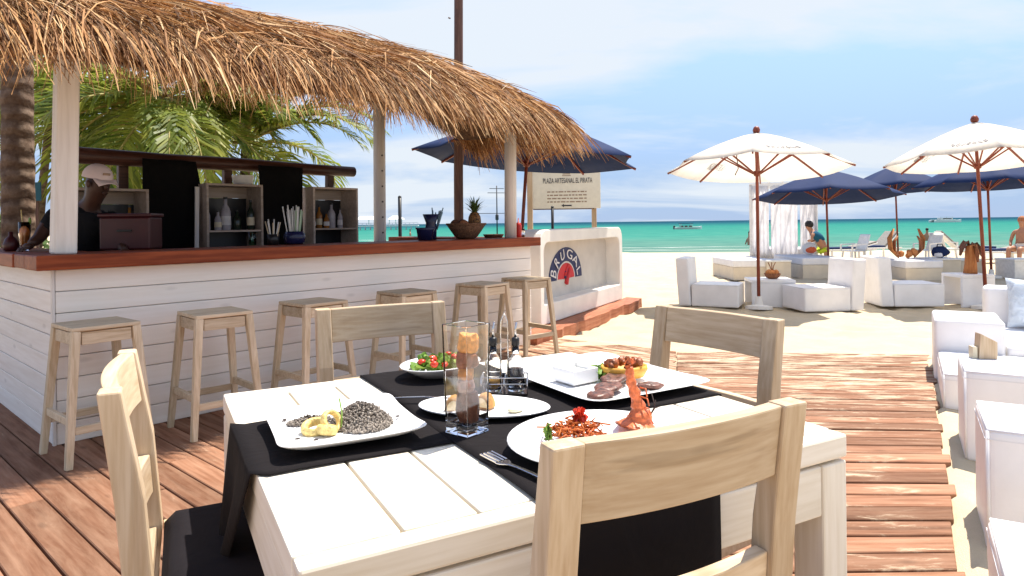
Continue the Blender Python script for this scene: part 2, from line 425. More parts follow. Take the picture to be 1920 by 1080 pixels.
def bark_mat():
    nd = N('palm_bark_rings')
    tcn = nd.n('ShaderNodeTexCoord')
    n1 = nd.n('ShaderNodeTexNoise', {'Vector': tcn.outputs['Object'], 'Scale': 9.0, 'Detail': 6, 'Roughness': .7})
    wv = nd.n('ShaderNodeTexWave', {'Vector': tcn.outputs['Object'], 'Scale': 2.1, 'Distortion': 3.2, 'Detail': 3, 'Detail Scale': 2.0}, wave_type='BANDS', bands_direction='Z')
    c = ramp(nd, n1.outputs[0], [(.3, (.09, .055, .04)), (.55, (.19, .135, .10)), (.8, (.30, .23, .18))])
    c = mixrgb(nd, ramp(nd, wv.outputs['Fac'], [(.05, (.45, .45, .45)), (.3, (0, 0, 0))]), c, (.05, .03, .022))
    h = mixrgb(nd, .5, n1.outputs[0], wv.outputs['Fac'])
    bp = nd.n('ShaderNodeBump', {'Strength': 1.0, 'Distance': .05, 'Height': h})
    nd.set(color=c, rough=.9, spec=.1, normal=bp.outputs[0]); return nd.m
M['trunk'] = bark_mat()
M['bush'] = leafy('bush_leaf', [(0, (.03, .06, .015)), (.6, (.06, .12, .03)), (1, (.12, .18, .05))], transl=.3)
M['thatch'] = leafy('thatch_blade', [(0, (.045, .014, .005)), (.25, (.20, .072, .021)), (.58, (.41, .178, .053)), (.84, (.60, .315, .115)), (1, (.80, .59, .34))], transl=.15, rough=.75, nmix=.22)
M['thatch_core'] = plain('thatch_core', (.13, .065, .03), rough=.95, var=.3, scale=30, bump=.8, bscale=60)
M['white_paint'] = plain('white_paint', (.80, .80, .79), rough=.5)
M['sign_board'] = plain('cream_sign_board', (.76, .71, .58), rough=.6, var=.03)
M['ink'] = plain('dark_ink', (.05, .045, .05), rough=.7)
M['ink_brown'] = plain('brown_ink', (.32, .22, .15), rough=.7)
M['ink_grey'] = plain('grey_ink', (.42, .42, .46), rough=.7)
M['logo_navy'] = plain('navy_print', (.022, .03, .10), rough=.6)
M['logo_red'] = plain('red_print', (.58, .035, .04), rough=.6)
M['teal_sign'] = plain('teal_sign', (.01, .09, .13), rough=.6)
# ================================================================== SETTING
# --- sand, sea
def sand_mat():
    nd = N('beach_sand')
    geo = nd.n('ShaderNodeNewGeometry')
    n1 = nd.n('ShaderNodeTexNoise', {'Vector': geo.outputs['Position'], 'Scale': 3.0, 'Detail': 8, 'Roughness': .65})
    n2 = nd.n('ShaderNodeTexNoise', {'Vector': geo.outputs['Position'], 'Scale': 220.0, 'Detail': 2})
    n3 = nd.n('ShaderNodeTexNoise', {'Vector': geo.outputs['Position'], 'Scale': 1.1, 'Detail': 3})
    c = ramp(nd, n1.outputs[0], [(.3, (.53, .43, .285)), (.6, (.59, .485, .335)), (.8, (.64, .54, .39))])
    c = mixrgb(nd, .2, c, ramp(nd, n2.outputs[0], [(.3, (.42, .34, .23)), (.7, (.72, .62, .47))]))
    deb = nd.n('ShaderNodeTexNoise', {'Vector': geo.outputs['Position'], 'Scale': 19.0, 'Detail': 2})
    c = mixrgb(nd, ramp(nd, deb.outputs[0], [(.73, (0, 0, 0)), (.79, (.55, .55, .55))]), c, (.34, .25, .16))
    h = mixrgb(nd, .35, n1.outputs[0], n2.outputs[0])
    bp = nd.n('ShaderNodeBump', {'Strength': .5, 'Distance': .04, 'Height': h})
    nd.set(color=c, rough=.95, spec=.1, normal=bp.outputs[0]); return nd.m
M['sand'] = sand_mat()

SEAM = lambda y: .244 * y
E2 = Vector((.51, .86)).normalized(); E1 = Vector((E2.y, -E2.x))
EDGE = lambda y: 1.86 + (y - 2.79) * E2.x / E2.y
FAR_L, FAR_R = 6.8, 6.46                          # far end of the walkway at the seam and at the right edge
DECK_POLY = [(-7.5, -2), (SEAM(-2), -2), (SEAM(FAR_L), FAR_L), (-.05, 8.0), (-7.5, 8.0)]
WALK_POLY = [(SEAM(-.6), -.6), (EDGE(FAR_R), FAR_R), (SEAM(FAR_L), FAR_L)]
BOTH_POLY = [(-7.5, -2), (EDGE(-2), -2), (EDGE(FAR_R), FAR_R), (SEAM(FAR_L), FAR_L), (-7.5, FAR_L)]
def inside_d(poly, x, y):
    d = 1e9
    for i in range(len(poly)):
        a, b = poly[i], poly[(i + 1) % len(poly)]
        L = math.hypot(b[0]-a[0], b[1]-a[1])
        d = min(d, ((b[0]-a[0])*(y-a[1]) - (b[1]-a[1])*(x-a[0])) / L)
    return d
def shore_y(x):
    return 33.5 + max(0.0, -(x - 6)) * 1.35 - max(0.0, x - 6) * .12
SEA_Z = -.25
def sand_z(x, y):
    z = -.055
    if -9 < x < 9 and -4 < y < 22:
        amp = .05 if y > 7.0 else .03
        z += (fbm(x * 1.9, y * 1.9, 3) - .5) * amp * 2 + (vnoise(x * 5.5, y * 5.5, 9) - .5) * .024 - max(0, vnoise(x * 2.6, y * 3.4, 77) - .72) * .16
    sy = shore_y(x); k = (y - (sy - 7)) / 7.0
    if k > 0: z -= .2 * min(k, 1) ** 1.5 + max(0, k - 1) * .6
    if -8 < x < 8 and -3 < y < 9:
        d = max(inside_d(DECK_POLY, x, y), inside_d(WALK_POLY, x, y), inside_d(BOTH_POLY, x, y))
        if d > 0:
            # drifted sand over the far boards, bare ground under the rest
            dfar = (FAR_L + (x - SEAM(FAR_L)) * (FAR_R - FAR_L) / (EDGE(FAR_R) - SEAM(FAR_L))) - y if x > SEAM(FAR_L) - .3 else 9
            if x <= SEAM(FAR_L) - .3: dfar = min(9, ((-.05 - SEAM(FAR_L)) * (y - FAR_L) - (8.0 - FAR_L) * (x - SEAM(FAR_L))) / 2.04) if x > -.2 else 9
            drift = -.010 + (fbm(x * 1.6, y * 5.0, 21) - .5) * .10 - max(0, dfar) * .04 - max(0, d - dfar - .01) * 0
            edge = -.03 + (fbm(x * 2.6, y * 2.6, 33) - .5) * .07 - (d if d < dfar - .02 else 9) * .16
            z = max(-.09, min(drift, .022), min(edge, .012))
        else:
            t = min(1, -d / .5)
            z = z * t + (1 - t) * (.0 + (fbm(x * 2.2, y * 2.2, 5) - .5) * .05)
    return z
xs = sorted(set([-400, -160, -80, -50, -35, -25, -18, -13] + [round(-9 + .075 * i, 3) for i in range(241)] + [10, 11.5, 13, 15, 18, 22, 27, 33, 40, 50, 70, 100, 180, 400]))
ys = sorted(set([-40, -20, -10, -5] + [round(-2 + .5 * i, 3) for i in range(9)] + [round(2.2 + .06 * i, 3) for i in range(110)] + [round(8.8 + .14 * i, 3) for i in range(60)] + [17.2 + .7 * i for i in range(70)] + [70, 80, 100, 140, 220, 400, 640]))
Vs = [(x, y, sand_z(x, y)) for y in ys for x in xs]
nx = len(xs)
Fs = [(j*nx+i, j*nx+i+1, (j+1)*nx+i+1, (j+1)*nx+i) for j in range(len(ys)-1) for i in range(nx-1)]
beach = mesh('beach', (Vs, Fs), M['sand'], smooth=True, kind='structure')

def sea_mat():
    nd = N('sea_water')
    geo = nd.n('ShaderNodeNewGeometry'); sp = nd.n('ShaderNodeSeparateXYZ', {0: geo.outputs['Position']})
    lg = nd.n('ShaderNodeMath', {0: sp.outputs[1], 1: 10.0}, operation='LOGARITHM')
    mpn = nd.n('ShaderNodeMapping', {'Vector': geo.outputs['Position'], 'Scale': (.03, .11, 1)})
    pn = nd.n('ShaderNodeTexNoise', {'Vector': mpn.outputs[0], 'Scale': 1.0, 'Detail': 6, 'Roughness': .6})
    ad = nd.n('ShaderNodeMath', {0: pn.outputs[0], 1: .34, 2: lg.outputs[0]}, operation='MULTIPLY_ADD')
    c = ramp(nd, nd.n('ShaderNodeMapRange', {'Value': ad.outputs[0], 'From Min': 1.55, 'From Max': 3.3}).outputs[0],
             [(.05, (.19, .25, .20)), (.11, (.105, .20, .165)), (.28, (.052, .215, .17)), (.50, (.030, .19, .155)), (.66, (.018, .10, .12)), (.82, (.012, .05, .09))])
    m2 = nd.n('ShaderNodeMapping', {'Vector': geo.outputs['Position'], 'Scale': (.45, 1.5, 1)})
    w1 = nd.n('ShaderNodeTexNoise', {'Vector': m2.outputs[0], 'Scale': 1.0, 'Detail': 5})
    w2 = nd.n('ShaderNodeTexNoise', {'Vector': geo.outputs['Position'], 'Scale': .16, 'Detail': 4})
    c = mixrgb(nd, ramp(nd, w1.outputs[0], [(.47, (0, 0, 0)), (.66, (.5, .5, .5))]), c, (.02, .11, .105))
    c = mixrgb(nd, ramp(nd, w1.outputs[0], [(.28, (.4, .4, .4)), (.42, (0, 0, 0))]), c, (.17, .28, .235))
    hh = mixrgb(nd, .5, w1.outputs[0], w2.outputs[0])
    bp = nd.n('ShaderNodeBump', {'Strength': .6, 'Distance': .25, 'Height': hh})
    nd.set(color=c, rough=.45, spec=.0, normal=bp.outputs[0]); return nd.m
M['sea'] = sea_mat()
yy = [24, 34, 50, 80, 140, 300, 800, 2500, 8000]; xx = [-8000, -1500, -300, -60, 0, 60, 300, 1500, 8000]
mesh('sea', ([(x, y, SEA_Z) for y in yy for x in xx], [(j*9+i, j*9+i+1, (j+1)*9+i+1, (j+1)*9+i) for j in range(8) for i in range(8)]), M['sea'], kind='structure')

M['foam'] = plain('surf_foam', (.82, .84, .82), rough=.9, spec=.1)
FV, FF = [], []
for off, wd, sd in ((-.4, .55, 1), (2.6, .35, 2), (6.5, .30, 3)):
    for i in range(420):
        x = -45 + i * .3; n_ = fbm(x * .22, off, 50 + sd); w_ = wd * max(0.0, (fbm(x * .5, off * 3, 60 + sd) - .32)) * 2.2
        yv = shore_y(x) + off + (n_ - .5) * 3.0
        FV += [(x, yv, SEA_Z + .012), (x, yv + w_ + .01, SEA_Z + .012)]
        if i: b = len(FV); FF.append((b - 4, b - 2, b - 1, b - 3))
mesh('surf_foam', (FV, FF), M['foam'], kind='stuff', label='thin white foam lines where the green sea meets the beach')
# --- deck boards
deck = bpy.data.objects.new('deck', None); link(deck); deck['kind'] = 'structure'
walk = bpy.data.objects.new('walkway', None); link(walk); walk['kind'] = 'structure'
def plank(poly, ang, parent, zt=0.0, th=.032):
    cx = sum(p[0] for p in poly) / len(poly); cy = sum(p[1] for p in poly) / len(poly)
    ca, sa = math.cos(-ang), math.sin(-ang)
    loc = [((p[0]-cx)*ca - (p[1]-cy)*sa, (p[0]-cx)*sa + (p[1]-cy)*ca) for p in poly]
    return mesh('plank', prism(loc, -th, 0), M['deck'], parent, bevel=.004, seg=1, loc=(cx, cy, zt), rot=(rnd(-.0015, .0015) * 0, 0, ang))
DANG = R(-42.0); dv = Vector((math.cos(DANG), math.sin(DANG))); dn = Vector((-dv.y, dv.x))
W, GAP = .148, .009
random.seed(11)
VIEWCLIP = [(-7.5, -.4), (.3, -.4), (2.2, 8.2), (-7.5, 8.2)]
for k in range(-40, 62):
    o = dn * (k * W)
    L = 14.0
    # cut each run into boards of 3 to 4.6 m at random joints
    t = -L + rnd(0, 3)
    while t < L:
        e = t + rnd(3.2, 4.8)
        q = [o + dv * (t + .004), o + dv * (e - .004), o + dv * (e - .004) + dn * (W - GAP), o + dv * (t + .004) + dn * (W - GAP)]
        pl = clip_poly([(p.x, p.y) for p in q], DECK_POLY)
        pl = clip_poly(pl, VIEWCLIP) if len(pl) > 2 else pl
        t = e
        if len(pl) < 3: continue
        ar = abs(sum(pl[i][0]*pl[(i+1) % len(pl)][1] - pl[(i+1) % len(pl)][0]*pl[i][1] for i in range(len(pl)))) / 2
        if ar < .01: continue
        plank(pl, DANG, deck, rnd(-.003, .0015))
y = FAR_L
while y > .55:
    y2 = y - W
    f = lambda q: .92 * q + (FAR_R - .92 * FAR_L)
    g = .017
    def edge_pt(yl):
        # board line from the seam point to where it meets the right edge
        yr = f(yl); return (EDGE(yr), yr)
    jut = rnd(-.035, .02)
    a_, b_ = edge_pt(y - g), edge_pt(y2)
    quad = [(SEAM(y2) + .006, y2), (b_[0] + jut, b_[1]), (a_[0] + jut, a_[1]), (SEAM(y - g) + .006, y - g)]
    ang = math.atan2(b_[1] - y2, b_[0] - SEAM(y2))
    plank(quad, ang, walk, rnd(-.004, .002))
    y = y2
# joists that carry both decks
for t in (-4.5, -3.2, -1.9, -.6, .7, 2.0):
    c = Vector((-2.2, 3.2)) + dv * t
    q = [c - dn * 5 - dv * .03, c + dn * 5 - dv * .03, c + dn * 5 + dv * .03, c - dn * 5 + dv * .03][::1]
    pl = clip_poly([(p.x, p.y) for p in q][::-1], DECK_POLY)
    pl = clip_poly(pl, VIEWCLIP) if len(pl) > 2 else []
    if len(pl) > 2: mesh('joist', prism(pl, -.12, -.036), M['darkpole'], deck)
a0, a1 = Vector((SEAM(.6) + .12, .6)), Vector((SEAM(FAR_L) + .12, FAR_L - .05))
mesh('joist', beam((a0.x, a0.y, -.075), (a1.x, a1.y, -.075), .06, .08), M['darkpole'], walk)
a0, a1 = Vector((EDGE(.8) - .16, .8)), Vector((EDGE(FAR_R) - .16, FAR_R - .05))
mesh('joist', beam((a0.x, a0.y, -.075), (a1.x, a1.y, -.075), .06, .08), M['darkpole'], walk)

# ================================================================== THE BEACH BAR
BA = Vector((-2.79, 4.04)); BD = Vector((2.99, 3.26)); BL = BD.length; BD = BD / BL; BN = Vector((-BD.y, BD.x))
BANG = math.atan2(BD.y, BD.x)
def bw(s, w, z=0.0): p = BA + BD * s + BN * w; return Vector((p.x, p.y, z))
def sx(px, w):              # s where the vertical plane through photo column px meets depth w (measured at the horizon)
    k = (px - HORX) / FPX
    p = BA + BN * w
    return (k * p.y - p.x) / (BD.x - k * BD.y)
def bz(px, py, w):          # height of the point seen at (px, py) at depth w
    p = bw(sx(px, w), w); return A(px, py, p.y).z
bar = thing('beach_bar', 'white board beach bar with red wood counter under a shaggy palm thatch roof', 'beach bar', (BA.x, BA.y, 0), BANG)
CT = 1.16; CTH = .09; BH = .1335
for k in range(8):
    z0 = k * BH + .0015; z1 = (k + 1) * BH - .0025
    mesh('board', box(.015, BL, rnd(-.003, .003), .024, z0, z1), M['board'], bar, bevel=.005)
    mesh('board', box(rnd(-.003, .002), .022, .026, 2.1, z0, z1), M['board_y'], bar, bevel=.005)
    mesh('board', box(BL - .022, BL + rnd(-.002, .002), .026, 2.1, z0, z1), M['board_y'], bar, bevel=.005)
mesh('wall_core', join(box(.03, BL - .03, .03, .10, 0, 1.065), box(.03, .10, .10, 2.1, 0, 1.065), box(BL - .10, BL - .03, .10, 2.1, 0, 1.065)), M['board'], bar)
mesh('corner_trim', box(-.006, .012, -.006, .022, 0, 1.068), M['post'], bar, bevel=.003)
# counter slabs: front, left return, right return
mesh('counter', box(-.10, BL + .06, -.10, .20, CT - CTH, CT), M['counter'], bar, bevel=.008)
mesh('counter', box(-.098, BL + .058, .206, .48, CT - CTH + .002, CT - .001), M['counter'], bar, bevel=.008)
mesh('counter', box(-.105, .32, .486, 2.15, CT - CTH, CT), M['counter_y'], bar, bevel=.008)
mesh('counter', box(BL - .30, BL + .06, .486, 2.15, CT - CTH, CT), M['counter_y'], bar, bevel=.008)
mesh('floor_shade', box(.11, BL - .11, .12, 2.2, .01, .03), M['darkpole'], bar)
# posts carrying the roof (they lean a touch, as driven posts do)
def post(s, w, z0, z1, r, lean=0.0, name='post', mat='post'):
    n = 14
    V, Fc = tube([(s, w, z0), (s + lean * .5, w, (z0 + z1) / 2), (s + lean, w, z1)], [r, r * .99, r * .97], n)
    return mesh(name, (V, Fc), M[mat], bar, smooth=False, bevel=.0)
p1s = sx(118, .10)
pst = mesh('post', beam((p1s, .10, CT), (p1s + .03, .09, 2.40), .125, .125, .12, .12), M['post'], bar, bevel=.012)
mesh('capital', box(p1s - .06, p1s + .13, -.05, .20, 2.402, 2.50), M['tanpole'], pst, bevel=.006)
def round_post(px, w, z0, z1, r):
    s_ = sx(px, w)
    o = post(s_, w, z0, z1, r, .02); o.data.polygons.foreach_set('use_smooth', [True] * len(o.data.polygons)); return o, s_
fr, frs = round_post(957, .12, CT, 2.5, .066)
bk, bks = round_post(711, 2.0, 0.0, 2.82, .075)
for zz in np.arange(1.22, 2.2, .19):      # bolt holes down the back post
    a_ = math.atan2(-4.79 - 2.0, -1.09 - bks) + .55
    cx_, cy_ = bks + .076 * math.cos(a_) + .006, 2.0 + .076 * math.sin(a_)
    mesh('bolt_hole', tube([(cx_ - .004 * math.cos(a_), cy_ - .004 * math.sin(a_), zz), (cx_ + .003 * math.cos(a_), cy_ + .003 * math.sin(a_), zz)], .011, 8), M['ink'], bk)
post(sx(122, 2.02), 2.02, 0, 2.82, .06)
# roof frame
for w_, z_ in ((.10, 2.56), (2.0, 2.86)):
    mesh('roof_beam', beam((-.55, w_, z_), (4.2, w_, z_), .10, .10), M['log'], bar, bevel=.01)
for s_ in (.05, 1.4, 2.7, 3.8):
    mesh('rafter', beam((s_, -.38, 2.45), (s_, 1.02, 3.02), .06, .08), M['log'], bar)
    mesh('rafter', beam((s_, 2.2, 2.92), (s_, 1.03, 3.02), .06, .08), M['log'], bar)
# --- thatch
S0, S1_, W0, W1 = -.95, 4.47, -.52, 2.35
def rz(s, w):
    e = .03
    a, b, c, d = max(e, w - W0), max(e, W1 - w), max(e, (s - S0) * 1.25), max(e, (S1_ - s) * 1.35)
    p = 4.0
    t = (a**-p + b**-p + c**-p + d**-p) ** (-1 / p)
    k = min(1, max(0, (s - 2.2) / 2.4)); lf_ = min(1, max(0, (s - .2) / 2.6)); bk_ = min(1, max(0, (w - .9) / 1.4)); return 2.40 + .62 * bk_ * bk_ * (3 - 2 * bk_) - .05 * k * k * (3 - 2 * k) + (.85 - .38 * bk_ - .10 * (1 - lf_)) * (t / 1.5) ** .78 + .05 * (vnoise(s * 2.3, w * 2.3, 4) - .5)
gn = (46, 26)
def core(top):
    return grid(gn[0], gn[1], lambda u, v: (S0 + .06 + u * (S1_ - S0 - .12), W0 + .06 + v * (W1 - W0 - .12), rz(S0 + .06 + u * (S1_ - S0 - .12), W0 + .06 + v * (W1 - W0 - .12)) - (.02 if top else .13)))
cv, cf = core(True); cv2, cf2 = core(False)
nv = len(cv); Vc = cv + cv2; Fc_ = list(cf) + [tuple(i + nv for i in reversed(q)) for q in cf2]
nxg = gn[0] + 1
loop = [i for i in range(nxg)] + [j * nxg + gn[0] for j in range(1, gn[1] + 1)] + [gn[1] * nxg + i for i in range(gn[0] - 1, -1, -1)] + [j * nxg for j in range(gn[1] - 1, 0, -1)]
for i in range(len(loop)):
    a, b = loop[i], loop[(i + 1) % len(loop)]; Fc_.append((b, a, a + nv, b + nv))
roof = mesh('roof', (Vc, Fc_), M['thatch_core'], bar, smooth=True)
random.seed(5)
TV, TF = [], []
def blade(s, w, L, wid, spread, lift, nseg=4, hang=1.0):
    e = .02
    z = rz(s, w)
    gx, gy = rz(s + e, w) - rz(s - e, w), rz(s, w + e) - rz(s, w - e)
    g = math.hypot(gx, gy) or 1e-6
    a = math.atan2(-gy, -gx) + random.gauss(0, spread) + (vnoise(s * 5.5, w * 5.5, 41) - .5) * 1.1
    hx, hy = math.cos(a), math.sin(a)
    p = Vector((s, w, z + lift)); st = L / nseg
    tw = random.gauss(0, .7)
    pts = [p]; down = 0.0
    up_k = rnd(.0, .12)
    vz = None
    for k in range(nseg):
        inside = (W0 < p.y < W1 and S0 < p.x < S1_)
        if inside and vz is None:
            q = Vector((p.x + hx * st * .85, p.y + hy * st * .85, 0))
            if W0 < q.y < W1 and S0 < q.x < S1_: q.z = rz(q.x, q.y) + lift + up_k * (k + 1) * st
            else: q.z = p.z - st * .55
        else:
            vz = (vz or .55) + rnd(.15, .5) * hang
            d = Vector((hx, hy, -vz)).normalized(); q = p + d * st
        pts.append(q); p = q
    n0 = len(TV)
    for k, q in enumerate(pts):
        d = (pts[min(k + 1, nseg)] - pts[max(k - 1, 0)]).normalized()
        sd = d.cross(Vector((0, 0, 1)))
        if sd.length < .05: sd = Vector((-hy, hx, 0))
        sd.normalize(); nn = sd.cross(d)
        sd = sd * math.cos(tw) + nn * math.sin(tw)
        ww = wid * (1 - .75 * (k / nseg) ** 1.5) * (.6 if k == 0 else 1)
        TV.append(q + sd * ww); TV.append(q - sd * ww)
    for k in range(nseg):
        TF.append((n0 + 2*k, n0 + 2*k + 1, n0 + 2*k + 3, n0 + 2*k + 2))
def rand_sw():
    while True:
        s = rnd(S0 + .02, S1_ - .02); w = rnd(W0 + .02, W1 - .02)
        if w < 1.35 or s > 3.9 or random.random() < .3: return s, w
for _ in range(30000):
    s, w = rand_sw()
    blade(s, w, rnd(.25, .70), rnd(.0025, .0085), .33, rnd(-.01, .06))
for _ in range(2600):                                  # stray, lifted, pale blades
    s, w = rand_sw()
    blade(s, w, rnd(.3, .7), rnd(.003, .011), .8, rnd(.03, .11))
def eave_pt(off):
    u = random.random()
    if u < .62: return rnd(S0 + .05, S1_ - .05), W0 + off
    if u < .82: return S1_ - off, rnd(W0 + .05, W1 - .05)
    if u < .92: return S0 + off, rnd(W0, W1)
    return rnd(S0, S1_), W1 - off
for _ in range(12500):                                  # fringe
    s, w = eave_pt(rnd(.02, .30))
    cl = vnoise(s * 3.1, w * 3.1, 17)
    blade(s, w, rnd(.16, .32) + .30 * cl * cl + (.15 if random.random() < .06 else 0), rnd(.0025, .0095), .38, rnd(-.10, .05), nseg=5, hang=rnd(.4, 1.6))
for _ in range(60):                                    # wide curled strips in the fringe
    s, w = eave_pt(rnd(.02, .2))
    blade(s, w, rnd(.35, .6), rnd(.014, .024), .5, rnd(-.05, .05), nseg=5, hang=rnd(.5, 1.6))
mesh('thatch', (TV, TF), M['thatch'], roof, kind='stuff')

# --- back of the bar: dark back counter, log rail, shelf boxes, black sheets
mesh('back_counter', box(.8, BL - .35, 1.72, 2.06, .03, 1.09), M['darkpole'], bar, bevel=.01)
ls0, ls1 = sx(141, 1.98), sx(664, 1.98)
mesh('log_rail', tube([(ls0 - .03, 1.98, 1.962), (ls0 + .8, 1.985, 1.955), ((ls0 + ls1) / 2, 1.98, 1.962), (ls1 - .5, 1.975, 1.95), (ls1, 1.98, 1.952)], [.075, .07, .068, .064, .060], 12), M['log'], bar, smooth=True)
for px in (232, 428, 620):
    s_ = sx(px, 2.06); mesh('rail_post', beam((s_, 2.10, 1.09), (s_, 2.07, 1.95), .085, .07), M['log'], bar, bevel=.008)
SHELF = {}
def shelf_box(nm, pxl, pxr, z0, z1, zs, hide_left=0.0):
    wf, wb = 1.62, 1.95
    s0, s1 = sx(pxl, wf), sx(pxr, wf); t = .022
    r = mesh('shelf_box', join(box(s0, s0 + t, wf, wb, z0, z1), box(s1 - t, s1, wf, wb, z0, z1), box(s0 + t, s1 - t, wf, wb, z1 - t, z1), box(s0 + t, s1 - t, wf + .002, wb, z0, z0 + t)), M['shelf'], bar, bevel=.002, seg=1)
    mesh('shelf', box(s0 + t + .002, s1 - t - .002, wf + .006, wb - .01, zs, zs + .018), M['shelf'], r, bevel=.002, seg=1)
    mesh('back_panel', box(s0 + t + .001, s1 - t - .001, wb - .012, wb - .004, z0 + t, z1 - .13), M['black'], r)
    mesh('top_lath', box(s0 + t + .001, s1 - t - .001, wb - .02, wb - .006, z1 - .128, z1 - t), M['shelf'], r)
    SHELF[nm] = (s0 + t, s1 - t, wf, wb, z0, zs + .018, z1)
shelf_box('left', 135, 280, 1.092, 1.66, 1.24)
shelf_box('mid', 388, 494, 1.092, 1.735, 1.265)
shelf_box('right', 588, 672, 1.092, 1.735, 1.27)
def black_sheet(pa, pb, k, z1):
    a, b = sx(pa, 1.86), sx(pb, 1.86)
    def fn(u, v):
        bulge = math.sin(v * math.pi) * .035
        x = a + (b - a) * u + (u - .2) * bulge * 1.6 * k
        return (x, 1.84 - .05 * math.sin(v * 2.5) - .018 * math.sin(u * 9 + v * 2), 1.09 + v * (z1 - 1.09))
    o = mesh('black_sheet', grid(14, 12, fn), M['black_sheet'], bar, smooth=True)
    m = o.modifiers.new('thick', 'SOLIDIFY'); m.thickness = .006
black_sheet(264, 366, 1.0, 1.95)
black_sheet(480, 566, -.5, 1.95)
mesh('curtain_edge', beam((sx(368, 1.70), 1.70, 1.09), (sx(372, 1.7), 1.72, 1.70), .035, .02), M['post'], bar)
# ================================================================== STOOLS
def make_stool(label):
    t = thing('bar_stool', label, 'bar stool', group='wooden stools along the bar')
    hs, hb, hz = .155, .215, .755
    def leg_at(i, j, z): k = 1 - z / hz; return Vector((i * (hs + (hb - hs) * k), j * (hs + (hb - hs) * k), z))
    mesh('seat', join(box(-.178, .178, -.178, -.062, .742, .765), box(-.178, .178, -.058, .058, .742, .765), box(-.178, .178, .062, .178, .742, .765)), M['stool_x'], t, bevel=.004)
    for i in (-1, 1):
        for j in (-1, 1):
            mesh('leg', beam(leg_at(i, j, 0), leg_at(i, j, .741), .036, .036, .046, .046), M['stool_z'], t, bevel=.004)
    for i in (-1, 1):
        a, b = leg_at(i, -1, .70), leg_at(i, 1, .70); mesh('apron', beam(a + Vector((0, .03, 0)), b - Vector((0, .03, 0)), .022, .07), M['stool_x'], t, bevel=.003)
        a, b = leg_at(-1, i, .70), leg_at(1, i, .70); mesh('apron', beam(a + Vector((.03, 0, 0)), b - Vector((.03, 0, 0)), .022, .07), M['stool_x'], t, bevel=.003)
        a, b = leg_at(i, -1, .25), leg_at(i, 1, .25); mesh('stretcher', beam(a + Vector((0, .02, 0)), b - Vector((0, .02, 0)), .024, .042), M['stool_x'], t, bevel=.003)
        a, b = leg_at(-1, i, .20), leg_at(1, i, .20); mesh('stretcher', beam(a + Vector((.02, 0, 0)), b - Vector((.02, 0, 0)), .024, .042), M['stool_x'], t, bevel=.003)
    return t
st = [(178, -.31, 3, 'pale wooden bar stool nearest the left corner of the white bar'),
      (401, -.37, -3, 'pale wooden bar stool second from the left corner of the bar'),
      (586, -.38, 2, 'pale wooden bar stool third from the left, behind the far dining chair'),
      (761, -.38, -2, 'pale wooden bar stool fourth from the left, behind the salad plate'),
      (903, -.38, 5, 'pale wooden bar stool fifth from the left, behind the oil cruets'),
      (985, -.32, -6, 'pale wooden bar stool at the far right end of the counter beside the logo cabinet')]
first = None
for px, w_, ra, lb in st:
    s_ = sx(px, w_); p = bw(s_, w_)
    if first is None:
        first = make_stool(lb); first.location = p; first.rotation_euler = (0, 0, BANG + R(ra))
    else: copy_tree(first, p, BANG + R(ra), lb)

# ================================================================== DINING SET
TO = Vector((-.361, 1.099, 0)); TA = R(28.33); TU, TW = 1.415, 1.33
ta = Vector((math.cos(TA), math.sin(TA), 0)); tb = Vector((-ta.y, ta.x, 0))
def tw(u, v, z=.75): p = TO + ta * u + tb * v; return Vector((p.x, p.y, z))
TZ = .75; TT = .062
table = thing('dining_table', 'square whitewashed plank dining table set with food and black runners', 'dining table', TO, TA)
ug = [.0, .2, .358, .52, .71, .89, 1.06, 1.22, TU]
for i in range(8):
    mesh('plank', box(ug[i] + (.0032 if i else 0), ug[i+1] - (.0032 if i < 7 else 0), .0543, TW - .0843, TZ - TT, TZ), M['white_wood'], table, bevel=.004)
mesh('end_board', box(0.001, TU - .001, 0, .0535, TZ - TT, TZ - .0005), M['white_wood_x'], table, bevel=.007)
mesh('end_board', box(0.001, TU - .001, TW - .0835, TW, TZ - TT, TZ - .0005), M['white_wood_x'], table, bevel=.007)
ap0, ap1 = TZ - TT - .138, TZ - TT - .008
mesh('apron', box(.10, TU - .10, .004, .032, ap0, ap1), M['white_wood_x'], table, bevel=.005)
mesh('apron', box(.10, TU - .10, TW - .032, TW - .004, ap0, ap1), M['white_wood_x'], table, bevel=.005)
mesh('apron', box(.004, .032, .10, TW - .10, ap0, ap1), M['white_wood'], table, bevel=.005)
mesh('apron', box(TU - .032, TU - .004, .10, TW - .10, ap0, ap1), M['white_wood'], table, bevel=.005)
for u in (.002, TU - .097):
    for v in (.002, TW - .097):
        mesh('leg', box(u, u + .095, v, v + .095, 0, ap1), M['white_wood_z'], table, bevel=.006)
mesh('top_bearer', box(.10, TU - .10, .6, .66, ap1 - .05, TZ - TT - .001), M['white_wood_x'], table)

def draped(name, label, fn, nu, nv, th=.0025):
    o = mesh(name, grid(nu, nv, fn), M['black_cloth'], None, smooth=True)
    m = o.modifiers.new('thick', 'SOLIDIFY'); m.thickness = th; m.offset = 1
    o.location = TO; o.rotation_euler = (0, 0, TA)
    return tag(o, label, 'table runner', 'black table runners')
